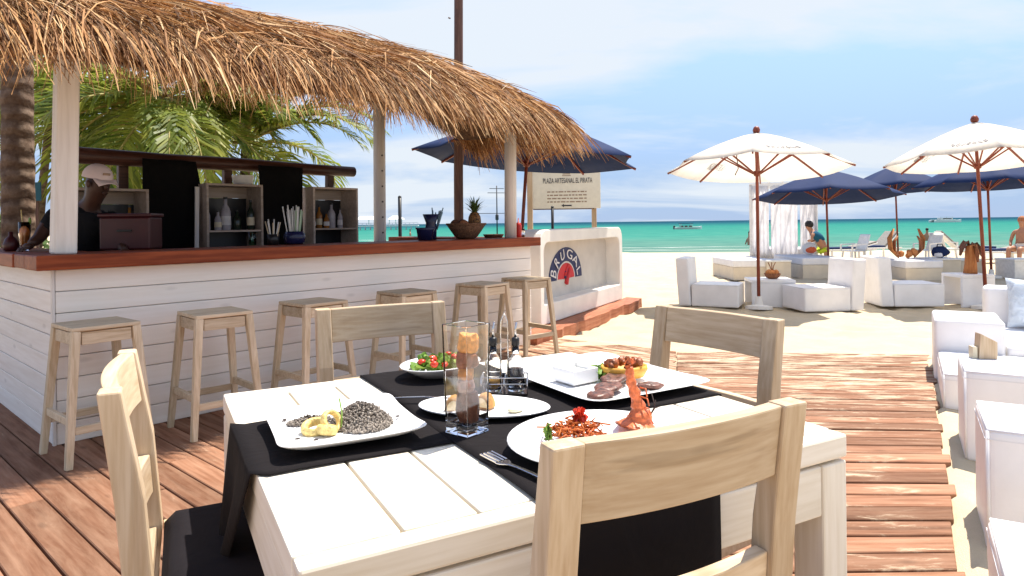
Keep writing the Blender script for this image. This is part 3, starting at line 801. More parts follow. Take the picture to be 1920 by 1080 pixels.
# runner along the table, hanging over its left end in a fold
RV0, RV1, RU0, RU1 = .455, .905, .475, .945
def run1(a, b):
    Lh0, Lh1 = .40, .18
    tot = Lh0 + TU + Lh1; d = a * tot - Lh0
    v = RV0 + b * (RV1 - RV0)
    if d < 0:
        k = -d
        fold = min(1, k / .3)
        vv = RV0 + .03 + (RV1 - RV0) * (b + (.75 - b) * .72 * fold)      # gathers into a point as it hangs
        out = .012 + .05 * math.sin(b * 7.0) * fold * .35 + .03 * fold
        return (-out, vv, TZ + .004 - k + .01 * min(1, k / .02) * 0)
    if d > TU:
        return (TU + .008, v, TZ + .004 - (d - TU))
    return (d, v + .004 * math.sin(d * 9), TZ + .0035 + .0015 * math.sin(d * 14 + b * 5))
draped('table_runner', 'black cloth runner hanging off the left end of the dining table', run1, 90, 16)
def run2(a, b):
    Lh = .275
    tot = Lh + TW + .15; d = a * tot - Lh
    u = RU0 + b * (RU1 - RU0)
    if d < 0: return (u - .012 * d, -.010 - .004 * math.sin(b * 5), TZ + .008 + d)
    if d > TW: return (u, TW + .008, TZ + .008 - (d - TW))
    return (u + .004 * math.sin(d * 8), d, TZ + .0075 + .0012 * math.sin(d * 15 + b * 4))
draped('table_runner', 'black cloth runner crossing the table, hanging behind the near chair back', run2, 90, 16)

# ---- chairs
def make_chair(label):
    t = thing('dining_chair', label, 'dining chair', group='dining chairs around the table')
    CW = .60; x = CW / 2 - .0325
    def yb(z): return -.02 - .06 * max(0, (z - .42)) / .53          # raked back
    for i in (-1, 1):
        prof = [(0, -.025), (.42, 0.0), (.70, -.022), (.95, -.060)]
        V, Fc = [], []
        for k, (z, y) in enumerate(prof):
            d = .030 if k else .026
            if k == 3: d = .024
            for a, b in ((-.032, -d), (.032, -d), (.032, d), (-.032, d)): V.append((i * x + a, y + b, z))
        n = len(prof)
        for k in range(n - 1):
            for m_ in range(4): Fc.append((k*4+m_, k*4+(m_+1) % 4, k*4+4+(m_+1) % 4, k*4+4+m_))
        Fc += [(3, 2, 1, 0), tuple(range((n-1)*4, n*4))]
        mesh('back_post', (V, Fc), M['pine_z'], t, bevel=.005)
    def rail(name, z0, z1, y0, y1, bow, arch, th):
        nseg = 18; V, Fc = [], []
        for k in range(nseg + 1):
            u = k / nseg; xx = -x + .0325 + u * (2 * x - .065)
            q = 1 - (2 * u - 1) ** 2
            e = min(u, 1 - u) * 2 * x                 # distance from post: arched corner fillets
            fil = arch * max(0, 1 - e / .07) ** 2
            yo = -bow * q
            for (zz, yy) in ((z0 - fil, y0), (z1, y1)):
                V.append((xx, yy + yo - th / 2, zz)); V.append((xx, yy + yo + th / 2, zz))
        for k in range(nseg):
            a = k * 4; b = a + 4
            Fc += [(a, b, b+2, a+2), (a+1, a+3, b+3, b+1), (a+2, b+2, b+3, a+3), (a, a+1, b+1, b)]
        Fc += [(0, 2, 3, 1), (nseg*4, nseg*4+1, nseg*4+3, nseg*4+2)]
        mesh(name, (V, Fc), M['pine'], t, smooth=False, bevel=.004)
    rail('top_rail', .802, .948, -.038, -.058, .022, .0, .036)
    rail('lower_rail', .525, .64, -.010, -.018, .020, .0, .034)
    mesh('seat_rail', box(-x + .033, x - .033, -.012, .014, .355, .42), M['pine'], t, bevel=.003)
    mesh('seat_rail', box(-x + .033, x - .033, .452, .478, .355, .42), M['pine'], t, bevel=.003)
    for i in (-1, 1):
        mesh('seat_rail', box(i * x - .013, i * x + .013, .032, .44, .355, .42), M['pine'], t, bevel=.003)
        mesh('front_leg', box(i * x - .032, i * x + .032, .441, .49, 0, .42), M['pine_z'], t, bevel=.005)
        mesh('stretcher', box(i * x - .012, i * x + .012, .03, .44, .16, .20), M['pine'], t, bevel=.003)
    def cush(u, v):
        e = min(u, 1 - u, v, 1 - v); h = .05 * min(1, (e / .10)) ** .5
        return (-x + .02 + u * (2 * x - .04), .035 + v * .44, .424 + h)
    V, Fc = grid(16, 14, cush)
    o = mesh('cushion', (V, Fc), M['black_cushion'], t, smooth=True)
    m = o.modifiers.new('thick', 'SOLIDIFY'); m.thickness = .02; m.offset = -1
    return t
def chair_at(p, q, sgn):
    """put the chair so that its back top runs between floor-plan points p and q"""
    return
def place_chair(o, ux, uy, rz_):
    p = tw(ux, uy, 0); o.location = p; o.rotation_euler = (0, 0, TA + rz_)
c1 = make_chair('pale wood dining chair in the foreground, its back to the viewer, right of centre')
place_chair(c1, .668, -.138, R(-1.5))
c2 = copy_tree(c1, (0, 0, 0), 0, 'pale wood dining chair at the left end of the table, black seat showing')
place_chair(c2, -.225, .905, R(-92))
c3 = copy_tree(c1, (0, 0, 0), 0, 'pale wood dining chair across the table in front of the bar stools')
place_chair(c3, .72, 1.79, R(178))
c4 = copy_tree(c1, (0, 0, 0), 0, 'pale wood dining chair beyond the right end of the table, on the walkway')
place_chair(c4, 1.745, .85, R(97))

# ---- crockery and food (table coordinates)
def on_table(name, label, cat, u, v, rz_=0, z=.0, group=None):
    return thing(name, label, cat, tw(u, v, TZ + .011 + z), TA + rz_, group)
def square_plate(t, w, d, h, rim):
    # square dish with flared rim and pinched corners
    n = 24; V, Fc = [], []
    def ring(fx, fy, z, pinch, lift):
        out = []
        for k in range(n):
            a = 2 * math.pi * k / n + math.pi / 4
            c_, s_ = math.cos(a), math.sin(a); m_ = max(abs(c_), abs(s_))
            x_, y_ = c_ / m_, s_ / m_
            cor = (abs(x_) * abs(y_)) ** 4
            out.append((x_ * fx * (1 + pinch * cor), y_ * fy * (1 + pinch * cor), z + lift * cor))
        return out
    rings = [ring(w*.30, d*.30, 0, 0, 0), ring(w*.36, d*.36, .001, 0, 0), ring(w*.5, d*.5, h, .05, rim), ring(w*.505, d*.505, h + .005, .05, rim), ring(w*.49, d*.49, h + .005, .04, rim), ring(w*.40, d*.40, .011, 0, 0), ring(w*.34, d*.34, .008, 0, 0)]
    for r_ in rings: V += r_
    for i in range(len(rings) - 1):
        for k in range(n): Fc.append((i*n+k, i*n+(k+1) % n, (i+1)*n+(k+1) % n, (i+1)*n+k))
    Fc.append(tuple(range(n - 1, -1, -1))); m_ = (len(rings) - 1) * n; Fc.append(tuple(range(m_, m_ + n)))
    o = mesh('dish', (V, Fc), M['ceramic'], t, smooth=True)
    o.modifiers.new('sub', 'SUBSURF').levels = 1
    o.modifiers['sub'].render_levels = 2
    return o
def round_plate(t, rx, ry, h, well=.6):
    prof = [(well * .9, 0), (well, .001), (.97, h), (1.0, h + .004), (.985, h + .006), (.93, h + .002), (well + .04, .009), (well * .9, .006)]
    return mesh('dish', lathe(prof, 48, rx, ry), M['ceramic'], t, smooth=True)
def scatter_marks(t, spots, zf):
    for (x, y) in spots:
        mesh('garnish', ball((x, y, zf), .0045, 6, 4, .2, (1.6, 1, .5)), M['herb'], t)
M['herb'] = plain('dark_herb', (.05, .035, .03), rough=.7)
M['rice'] = leafy('black_rice', [(0, (.02, .014, .012)), (.45, (.08, .055, .045)), (.8, (.22, .17, .14)), (1, (.48, .42, .35))], transl=0, rough=.35)
M['lemon'] = plain('squid_ring', (.80, .60, .22), rough=.4, var=.2, scale=60, bump=.6, bscale=120)
M['green_leaf'] = leafy('salad_leaf', [(0, (.05, .16, .02)), (.5, (.16, .32, .04)), (1, (.38, .50, .10))], transl=.2)
M['tomato'] = plain('tomato', (.60, .045, .02), rough=.25)
M['bread'] = plain('bread_crust', (.55, .28, .09), rough=.8, var=.25, scale=30, bump=.3)
M['crumb'] = plain('bread_crumb', (.78, .62, .38), rough=.9, var=.1, scale=60, bump=.5)
M['butter'] = plain('butter', (.80, .74, .50), rough=.4)
M['meat'] = plain('grilled_meat', (.17, .072, .05), rough=.4, var=.4, scale=45, bump=.5)
M['potato'] = plain('potato_skin', (.72, .38, .06), rough=.5, var=.2, scale=25)
M['stew'] = plain('red_brown_filling', (.34, .10, .035), rough=.4, var=.4, scale=50, bump=.6)
M['shrimp'] = plain('orange_shrimp', (.72, .17, .055), rough=.4, var=.3, scale=60, bump=.5)
M['carrot'] = leafy('carrot_shred', [(0, (.62, .17, .03)), (.6, (.72, .25, .05)), (1, (.60, .10, .05))], transl=.15)
M['sauce'] = plain('white_sauce', (.82, .80, .72), rough=.3)

# dish of black rice
pl = on_table('rice_plate', 'square white plate with raised corners under the black rice', 'plate', .245, .685, R(-2), .0)
square_plate(pl, .365, .385, .026, .010)
scatter_marks(pl, [(-.135, .10), (-.14, .085), (-.13, -.09), (-.09, -.12), (-.12, .02), (.15, -.02)], .022)
random.seed(3)
rc = on_table('black_rice', 'mound of black rice on the square plate', 'rice', .245, .685, R(-2), .009)
parts = []
for _ in range(2300):
    r_ = math.sqrt(random.random()); a = rnd(0, 6.283)
    x_, y_ = .055 + r_ * math.cos(a) * .082, .005 + r_ * math.sin(a) * .10
    z_ = (.052 * (1 - r_ ** 1.7)) * rnd(.55, 1.05) + .004
    b_ = ball((0, 0, 0), rnd(.0022, .0042), 5, 3, .2, (rnd(1.2, 2.3), .9, .8))
    parts.append(xf(b_, Matrix.Translation((x_, y_, z_)) @ Euler((rnd(0, 3), rnd(0, 3), rnd(0, 3))).to_matrix().to_4x4()))
mesh('rice_grains', join(*parts), M['rice'], rc, smooth=True, kind='stuff')
parts = []
for _ in range(420):
    r_ = math.sqrt(random.random()); a = rnd(0, 6.283)
    b_ = ball((0, 0, 0), rnd(.0022, .004), 5, 3, .15, (1.7, .9, .8))
    parts.append(xf(b_, Matrix.Translation((-.075 + r_ * math.cos(a) * .06, .075 + r_ * math.sin(a) * .028, .006 + .018 * (1 - r_) * random.random())) @ Euler((rnd(0, 3), rnd(0, 3), rnd(0, 3))).to_matrix().to_4x4()))
mesh('rice_grains', join(*parts), M['rice'], rc, smooth=True, kind='stuff')
def ring_tube(R_, r_, n=18, m_=8):
    V, Fc = [], []
    for i in range(n):
        a = 6.2832 * i / n
        for k in range(m_):
            b = 6.2832 * k / m_; V.append(((R_ + r_ * math.cos(b)) * math.cos(a), (R_ + r_ * math.cos(b)) * math.sin(a), r_ * 1.5 * math.sin(b)))
    for i in range(n):
        for k in range(m_): Fc.append((i*m_+k, ((i+1) % n)*m_+k, ((i+1) % n)*m_+(k+1) % m_, i*m_+(k+1) % m_))
    return V, Fc
sq = on_table('squid_rings', 'yellow fried squid rings lying beside the black rice', 'squid rings', .245, .685, R(-2), .012)
mesh('ring', xf(ring_tube(.026, .007), Matrix.Translation((-.035, -.035, .026)) @ Euler((R(62), R(8), R(30))).to_matrix().to_4x4()), M['lemon'], sq, smooth=True)
mesh('ring', xf(ring_tube(.028, .009), Matrix.Translation((-.075, -.02, .012)) @ Euler((R(14), R(-8), 0)).to_matrix().to_4x4()), M['lemon'], sq, smooth=True)
mesh('ring', xf(ring_tube(.020, .009), Matrix.Translation((-.05, -.052, .010)) @ Euler((R(-10), R(12), 0)).to_matrix().to_4x4()), M['lemon'], sq, smooth=True)
cs = tube([(-.012, -.05, .012), (-.004, -.02, .040), (.0, .03, .066)], .0022, 5)
mesh('chive', cs, M['green_leaf'], sq, smooth=True)

# salad
sp_ = on_table('salad_plate', 'oval white plate of salad at the far edge of the table', 'plate', .735, 1.175, R(20))
round_plate(sp_, .165, .13, .038, .55)
scatter_marks(sp_, [(-.13, .01), (-.12, .03), (-.11, -.05)], .034)
sa = on_table('salad', 'green leaf and tomato salad on the far oval plate', 'salad', .735, 1.175, R(20), .012)
def leaf_piece(c, L, w_, rot):
    def fn(u, v): return ((u - .5) * L, (v - .5) * w_ * math.sin(.3 + u * 2.5), .008 * math.sin(u * 7 + v * 5))
    return xf(grid(4, 3, fn), Matrix.Translation(c) @ Euler(rot).to_matrix().to_4x4())
lp = [leaf_piece((rnd(-.09, .09), rnd(-.06, .06), rnd(.01, .05)), rnd(.03, .06), rnd(.02, .04), (rnd(-1, 1), rnd(-1, 1), rnd(0, 6))) for _ in range(90)]
mesh('leaves', join(*lp), M['green_leaf'], sa, smooth=True)
for k in range(11):
    mesh('tomato_piece', ball((rnd(-.09, .08), rnd(-.07, .03), rnd(.03, .055)), rnd(.012, .018), 7, 5, .18, (1, 1, .7)), M['tomato'], sa, smooth=True)
# small oval plate with bread
bp_ = on_table('bread_plate', 'small oval white plate with bread, butter and a fork', 'plate', .66, .655, R(-38))
round_plate(bp_, .20, .118, .012, .7)
def loaf(t, c, L, w_, h, rz_):
    def fn(u, v):
        a = v * math.pi; q = math.sin(min(1, max(0, u)) * math.pi) ** .35
        return (c[0] + (u - .5) * L, c[1] + math.cos(a) * w_ / 2 * (.8 + .2 * q), c[2] + math.sin(a) * h * (.75 + .25 * q))
    V, Fc = grid(8, 8, fn)
    n = 9
    Fc.append(tuple(j * n for j in range(9))); Fc.append(tuple(j * n + 8 for j in range(8, -1, -1))); Fc.append((0, 8 * n, 8 * n + 8, 8))
    o = mesh('crust', (V, Fc), M['bread'], t, smooth=True)
    q = mesh('crumb', [(c[0] - L / 2 - .002, c[1] + math.cos(a) * w_ * .36, c[2] + .002 + math.sin(a) * h * .68) for a in [math.pi * k / 10 for k in range(11)]] and ([(c[0] - L / 2 - .002, c[1] + math.cos(math.pi * k / 10) * w_ * .36, c[2] + .003 + math.sin(math.pi * k / 10) * h * .66) for k in range(11)], [tuple(range(11))]), M['crumb'], t)
b1 = on_table('bread_slice', 'piece of crusty bread on the small oval plate, left of the vase', 'bread', .575, .675, R(60), .012, 'pieces of bread')
loaf(b1, (0, 0, 0), .045, .06, .042, 0)
b2 = on_table('bread_slice', 'piece of crusty bread on the small oval plate, right of the vase', 'bread', .665, .655, R(35), .012, 'pieces of bread')
loaf(b2, (0, 0, 0), .045, .055, .042, 0)
bt = on_table('butter', 'pale dab of butter on the small oval plate', 'butter', .725, .575, 0, .008)
mesh('dab', ball((0, 0, .006), .02, 10, 6, .08, (1.3, .9, .4)), M['butter'], bt, smooth=True)
# big rectangular plate with meat
mp_ = on_table('meat_plate', 'large square white platter with grilled meat at the right of the table', 'plate', 1.175, .79, R(2))
square_plate(mp_, .50, .60, .020, .006)
sb = on_table('sauce_bowl', 'square white bowl of pale sauce on the meat platter', 'bowl', 1.07, .78, R(8), .012)
Vb, Fb = join(box(-.05, .05, -.05, .05, 0, .004), box(-.056, -.051, -.056, .056, .004, .05), box(.051, .056, -.056, .056, .004, .05), box(-.051, .051, -.056, -.051, .004, .05), box(-.051, .051, .051, .056, .004, .05))
mesh('bowl', (Vb, Fb), M['ceramic'], sb, bevel=.002)
mesh('sauce', grid(8, 8, lambda u, v: (-.0505 + u * .101, -.0505 + v * .101, .034 + .006 * vnoise(u * 4, v * 4, 2))), M['sauce'], sb, smooth=True)
def steak(i, u, v, rz_, sc, z=.012):
    o = on_table('meat_slice', ['grilled meat slice nearest the platter front corner', 'grilled meat slice in the middle of the platter', 'grilled meat slice leaning on the stuffed potato', 'grilled meat slice at the right of the shrimp tail'][i], 'meat', u, v, rz_, z, 'slices of grilled meat')
    V, Fc = ball((0, 0, 0), .05, 18, 10, .05, (sc[0], sc[1], .30))
    V = [(x + .010 * (vnoise(x * 60, y * 60, i) - .5), y + .012 * (vnoise(x * 50 + 9, y * 50, i) - .5), .014 + min(z, .008) + .010 * (vnoise(x * 45, y * 45, i + 5) - .5)) for x, y, z in V]
    mesh('slice', (V, Fc), M['meat'], o, smooth=True)
steak(0, 1.01, .545, R(25), (1.15, .72)); steak(1, 1.075, .60, R(20), (1.2, .75), .016); steak(2, 1.15, .665, R(30), (1.2, .8), .02); steak(3, 1.215, .56, R(-10), (.95, .6))
pt = on_table('stuffed_potato', 'orange potato skin filled with red-brown stew on the meat platter', 'potato', 1.235, .72, R(-20), .012)
pr_ = [(.02, 0), (.055, .008), (.068, .035), (.066, .048), (.060, .046), (.052, .03)]
mesh('skin', lathe(pr_, 16, 1.25, .8), M['potato'], pt, smooth=True)
mesh('filling', join(*[ball((rnd(-.055, .055), rnd(-.032, .032), .05 + rnd(0, .014)), rnd(.010, .017), 7, 5, .2) for _ in range(26)]), M['stew'], pt, smooth=True)
lp = [leaf_piece((-.08 + rnd(-.03, .03), .015 + rnd(-.03, .03), rnd(.01, .035)), .04, .03, (rnd(-1, 1), rnd(-1, 1), rnd(0, 6))) for _ in range(16)]
mesh('lettuce', join(*lp), M['green_leaf'], pt, smooth=True)
# round plate with shrimp
rp = on_table('shrimp_plate', 'large round white plate behind the near chair back', 'plate', .755, .205, R(15))
round_plate(rp, .235, .215, .030, .58)
sh = on_table('shrimp_tail', 'orange shelled tail standing upright on the round plate', 'shrimp', .905, .245, R(-10), .02)
pts_ = [(.004, 0, 0), (.010, .0, .028), (.008, .004, .055), (.0, .006, .085), (-.010, .006, .115), (-.016, .004, .142), (-.016, .0, .165)]
rad_ = [.050, .030, .0165, .0135, .0125, .011, .0075]
V, Fc = [], []
pp, rr = [], []
for k in range(len(pts_) - 1):
    for j in range(5):
        f_ = j / 5; p = Vector(pts_[k]).lerp(Vector(pts_[k+1]), f_); pp.append(p); rr.append((rad_[k] + (rad_[k+1] - rad_[k]) * f_) * (1.16, 1.10, 1.03, .97, .90)[j] * rnd(.95, 1.06))
mesh('shell', tube(pp, rr, 14), M['shrimp'], sh, smooth=True)
for k in range(4): mesh('tail_fin', leaf_piece((-.022 + .003 * k, rnd(-.008, .008), .168), .03, .012, (rnd(-.5, .5), R(-70 + 14 * k), rnd(-.6, .6))), M['shrimp'], sh, smooth=True)
mesh('legs', join(*[tube([(.012, 0, .02 + .012 * k), (.03 - .002 * k, (-1) ** k * .022, .014 + .013 * k), (.036 - .003 * k, (-1) ** k * .03, .002 + .012 * k)], .0022, 5) for k in range(8)]), M['shrimp'], sh, smooth=True)
for k in range(3): mesh('feeler', tube([(.035, .0, .02), (.055 + .006 * k, .01 * k, .045), (.062, -.012 + .02 * k, .052 + .012 * k)], .0014, 5), M['herb'], sh, smooth=True)
cr_ = on_table('carrot_salad', 'mound of shredded carrot topped with red garnish on the round plate', 'salad', .73, .265, 0, .014)
sp2 = [tube([(x_, y_, z_), (x_ + rnd(-.02, .02), y_ + rnd(-.02, .02), z_ + rnd(-.004, .012)), (x_ + rnd(-.035, .035), y_ + rnd(-.035, .035), z_ + rnd(-.006, .006))], .0022, 4) for x_, y_, z_ in [(rnd(-.06, .06), rnd(-.045, .045), rnd(.004, .038)) for _ in range(150)]]
mesh('shreds', join(*sp2), M['carrot'], cr_, smooth=True)
mesh('garnish', join(*[leaf_piece((.01 + rnd(-.008, .008), rnd(-.008, .008), .058), .04, .014, (rnd(-.4, .4), rnd(-1.2, -.3), k * .8)) for k in range(8)]), M['tomato'], cr_, smooth=True)
mesh('parsley', join(*[leaf_piece((-.085 + rnd(-.006, .006), .0, .02 + rnd(0, .02)), .025, .012, (rnd(-1, 1), R(-70), rnd(0, 6))) for k in range(7)]), M['green_leaf'], cr_, smooth=True)
# glass vase with a layered candle
va = on_table('glass_vase', 'tall square clear glass vase in the middle of the table', 'vase', .535, .50, R(22))
def sq_ring(h, z): return [(-h, -h, z), (h, -h, z), (h, h, z), (-h, h, z)]
rings = [(.042, 0), (.040, .006), (.0415, .04), (.046, .29), (.0425, .29), (.0375, .05), (.034, .028), (.010, .026)]
V = []; Fc = []
for h, z in rings: V += sq_ring(h, z)
for i in range(len(rings) - 1):
    for k in range(4): Fc.append((i*4+k, i*4+(k+1) % 4, i*4+4+(k+1) % 4, i*4+4+k))
Fc += [(3, 2, 1, 0), tuple(range((len(rings)-1)*4, len(rings)*4))]
mesh('glass_wall', (V, Fc), M['glass'], va, bevel=.002)
ca = on_table('candle', 'chunky orange and brown layered candle inside the glass vase', 'candle', .535, .50, R(22), .027)
for nm, z0, z1, c_, r_ in (('dark_layer', .0, .082, (.17, .06, .03), .030), ('pink_layer', .080, .118, (.52, .33, .27), .023), ('amber_layer', .112, .150, (.60, .26, .08), .020), ('brown_layer', .146, .190, (.26, .09, .045), .028), ('orange_layer', .186, .238, (.80, .34, .09), .027)):
    m_ = plain('wax_' + nm, c_, rough=.5, var=.25, scale=50, bump=.4)
    prof = [(r_ * .9, z0), (r_ * rnd(1, 1.1), z0 + (z1 - z0) * .3), (r_ * rnd(.95, 1.05), z0 + (z1 - z0) * .7), (r_ * .88, z1 - .001)]
    V, Fc = lathe(prof, 9); ox, oy = rnd(-.005, .005), rnd(-.005, .005); V = [(v[0] * rnd(.85, 1.1) + ox, v[1] * rnd(.85, 1.1) + oy, v[2] + rnd(-.006, .004) * (1 if z0 > 0 else .2)) for v in V]
    mesh(nm, (V, Fc), m_, ca, smooth=False, bevel=.003)
# cruet caddy
cd = on_table('cruet_stand', 'steel wire cruet stand holding oil and vinegar bottles', 'cruet stand', .815, .815, R(-31))
for z in (.035, .055):
    mesh('wire_loop', tube([(-.075, -.038, z), (.075, -.038, z), (.075, .038, z), (-.075, .038, z), (-.075, -.038, z)], .0022, 6), M['steel'], cd, smooth=True)
for x_ in (-.075, 0, .075):
    for y_ in (-.038, .038): mesh('wire_upright', tube([(x_, y_, .0), (x_, y_, .056)], .0022, 6), M['steel'], cd, smooth=True)
mesh('base_plate', box(-.076, .076, -.039, .039, .002, .005), M['steel'], cd)
mesh('handle', tube([(-.012, 0, .006), (-.012, 0, .20), (-.010, 0, .235), (0, 0, .262), (.010, 0, .235), (.012, 0, .20), (.012, 0, .006)], .0026, 6), M['steel'], cd, smooth=True)
M['oil'] = plain('amber_oil', (.42, .22, .03), rough=.1, var=.05)
M['vinegar'] = plain('dark_vinegar', (.012, .005, .004), rough=.1)
def cruet(x_, label, liq, lv):
    p = tw(.815, .815, TZ + .011 + .006); r_ = TA + R(-31)
    p = p + Vector((math.cos(r_) * x_, math.sin(r_) * x_, 0))
    t = thing('cruet_bottle', label, 'cruet', p, r_, 'oil and vinegar cruets')
    mesh('glass_body', lathe([(.024, 0), (.029, .004), (.029, .085), (.026, .10), (.012, .122), (.011, .145), (.0095, .145), (.0105, .122), (.024, .099), (.0265, .085), (.0265, .008), (.01, .006)], 20), M['glass'], t, smooth=True)
    mesh('liquid', lathe([(.020, .009), (.0258, .011), (.0258, lv), (.01, lv + .001)], 18), M[liq], t, smooth=True)
    mesh('stopper', lathe([(.0095, .146), (.0135, .150), (.013, .172), (.009, .176)], 14), M['black'], t, smooth=True)
    mesh('pourer', tube([(0, 0, .176), (0, 0, .20), (.004, 0, .225)], [.0045, .0036, .003], 8), M['steel'], t, smooth=True)
cruet(-.037, 'clear cruet bottle half full of amber oil beside the vase', 'oil', .035)
cruet(.037, 'clear cruet bottle of dark vinegar right of the oil', 'vinegar', .072)
# cutlery
def fork(name, label, u, v, ang, z, tilt=0):
    t = thing(name, label, 'fork', tw(u, v, TZ + .0115 + z), TA + ang, 'table forks', rot=(0, tilt, TA + ang))
    t.scale = (1.45, 1.45, 1.45)
    hw = [(-.10, .005), (-.09, .0065), (-.03, .004), (.02, .003), (.04, .004), (.052, .011), (.062, .0125)]
    V, Fc = [], []
    for i, (x_, w_) in enumerate(hw):
        zz = .001 + .004 * math.sin((x_ + .1) / .16 * math.pi)
        V += [(x_, -w_, zz), (x_, w_, zz), (x_, w_, zz + .0022), (x_, -w_, zz + .0022)]
    for i in range(len(hw) - 1):
        for k in range(4): Fc.append((i*4+k, i*4+4+k, i*4+4+(k+1) % 4, i*4+(k+1) % 4))
    Fc += [(0, 1, 2, 3), tuple(range(len(hw)*4-1, len(hw)*4-5, -1))]
    mesh('handle', (V, Fc), M['steel'], t, smooth=False, bevel=.0006, seg=1)
    for k in range(4):
        y_ = -.0108 + k * .0072
        mesh('tine', beam((.0615, y_ * .97, .0032), (.105, y_, .0045), .0034, .002), M['steel'], t)
fork('dinner_fork', 'steel fork on the black runner in front of the near chair', .52, .155, R(99), 0)
fork('dinner_fork', 'steel fork leaning on the rim of the bread plate', .505, .855, R(150), .008, 0)
# ================================================================== THINGS ON THE BAR
def at_bar(name, label, cat, px, w, z=CT, rz_=0.0, group=None):
    p = bw(sx(px, w), w, z); return thing(name, label, cat, p, BANG + rz_, group)
g = at_bar('cocktail_glass', 'tall glass of orange cocktail with straw at the left end of the counter', 'drink', 46, 1.2)
mesh('glass', lathe([(.028, 0), (.032, .003), (.030, .05), (.038, .12), (.040, .21), (.037, .21), (.035, .12), (.027, .05), (.01, .012)], 16), M['glass'], g, smooth=True)
M['cocktail'] = plain('orange_drink', (.75, .24, .05), rough=.2, var=.2)
mesh('drink', lathe([(.010, .013), (.026, .05), (.034, .12), (.035, .185), (.01, .186)], 16), M['cocktail'], g, smooth=True)
mesh('straw', tube([(0, 0, .05), (-.02, .0, .30)], .004, 6), M['lemon'], g, smooth=True)
mesh('fruit_slice', ball((.03, -.01, .215), .03, 10, 6, .05, (.3, 1, 1)), M['green_leaf'], g, smooth=True)
g = at_bar('dark_bottle', 'small dark round bottle beside the orange cocktail', 'bottle', 20, 1.1)
mesh('bottle', lathe([(.03, 0), (.045, .01), (.05, .05), (.035, .09), (.014, .11), (.014, .14)], 14), M['dark_red'], g, smooth=True)
g = at_bar('drinks_crate', 'dark red box behind the counter in front of the bartender', 'box', 247, .62, CT, R(-38))
mesh('case', box(-.17, .17, -.13, .13, .0, .235), M['dark_red'], g, bevel=.012)
mesh('lid', box(-.18, .18, -.14, .14, .236, .262), M['dark_red'], g, bevel=.008)
mesh('handle', box(-.05, .05, -.142, -.131, .13, .145), M['black'], g, bevel=.003)
def straws(t, n, r0, r1, h, z0, mat):
    for k in range(n):
        a = rnd(0, 6.28); q = rnd(.2, 1)
        mesh('straw', tube([(q * r0 * math.cos(a), q * r0 * math.sin(a), z0), (q * r1 * math.cos(a), q * r1 * math.sin(a), z0 + h * rnd(.85, 1.05))], .005, 6), mat[k % len(mat)], t, smooth=True)
M['straw_white'] = plain('white_straw', (.72, .70, .66), rough=.4)
M['straw_green'] = plain('pale_green_straw', (.34, .48, .30), rough=.4)
M['straw_blue'] = plain('grey_blue_straw', (.22, .34, .42), rough=.4)
g = at_bar('straw_holder', 'navy round holder crammed with white and green straws', 'straw holder', 552, .45)
mesh('holder', lathe([(.06, 0), (.085, .02), (.09, .07), (.075, .11), (.068, .11), (.08, .07), (.05, .02)], 20), M['navy'], g, smooth=True)
straws(g, 22, .05, .10, .30, .02, [M['straw_white'], M['straw_green'], M['straw_white']])
g = at_bar('napkin_holder', 'dark cup of fanned wooden stirrers left of the straw holder', 'stirrer cup', 512, .45)
mesh('cup', lathe([(.045, 0), (.05, .09), (.046, .09), (.04, .006)], 16), M['black'], g, smooth=True)
straws(g, 8, .03, .085, .19, .02, [M['straw_white'], M['stool_z']])
g = at_bar('water_glass', 'empty ribbed tumbler on the counter before the middle shelf box', 'tumbler', 473, .55)
mesh('glass', lathe([(.03, 0), (.034, .11), (.031, .11), (.027, .008)], 16), M['glass_green'], g, smooth=True)
g = at_bar('ice_bucket', 'short black tapered tub on the counter by the tall black cup', 'tub', 797, .28)
mesh('tub', lathe([(.07, 0), (.085, .10), (.10, .125), (.093, .125), (.078, .10), (.06, .01)], 20), M['navy'], g, smooth=True)
g = at_bar('shaker_cup', 'tall black flared cup holding grey-blue straws', 'cup', 808, .48)
mesh('cup', lathe([(.055, 0), (.06, .12), (.052, .17), (.085, .26), (.078, .26), (.046, .17), (.05, .01)], 20), M['navy'], g, smooth=True)
for k in range(11):
    a = rnd(-1.2, 1.2); q = rnd(.05, .10)
    mesh('straw', tube([(.05 + .02 * math.cos(a), .03 * math.sin(a), .10), (.05 + q * math.cos(a), q * math.sin(a), .33 * rnd(.85, 1))], .006, 6), M['straw_blue'], g, smooth=True)
g = at_bar('fruit_basket', 'wide brown wicker fruit bowl on the counter', 'basket', 874, .36)
mesh('bowl', lathe([(.09, 0), (.12, .02), (.17, .09), (.21, .15), (.20, .155), (.155, .09), (.10, .03), (.02, .02)], 26), M['wicker'], g, smooth=True)
mesh('rim', tube([(.206 * math.cos(2*math.pi*k/24), .206 * math.sin(2*math.pi*k/24), .153) for k in range(25)], .012, 6, False), M['wicker'], g, smooth=True)
bc = bw(sx(874, .36), .36, CT)
fru = [(-.11, -.02, .045, 'brown coconut at the left of the fruit bowl', M['husk_dark']), (-.02, -.05, .04, 'round brown fruit in the middle of the fruit bowl', M['husk']), (-.04, .07, .045, 'dark round fruit at the back of the fruit bowl', M['husk_dark'])]
for x_, y_, r_, lb, mt in fru:
    f_ = thing('coconut', lb, 'coconut', bc + Vector((x_, y_, .115)), 0, 'fruit in the wicker bowl')
    mesh('shell', ball((0, 0, .03), r_ * 1.35, 12, 8, .03), mt, f_, smooth=True)
M['pineapple'] = plain('pineapple_skin', (.22, .10, .03), rough=.6, var=.5, scale=70, bump=1.0, bscale=80)
pa = thing('pineapple', 'pineapple with spiky green crown standing in the fruit bowl', 'pineapple', bc + Vector((.09, -.0, .10)), .3)
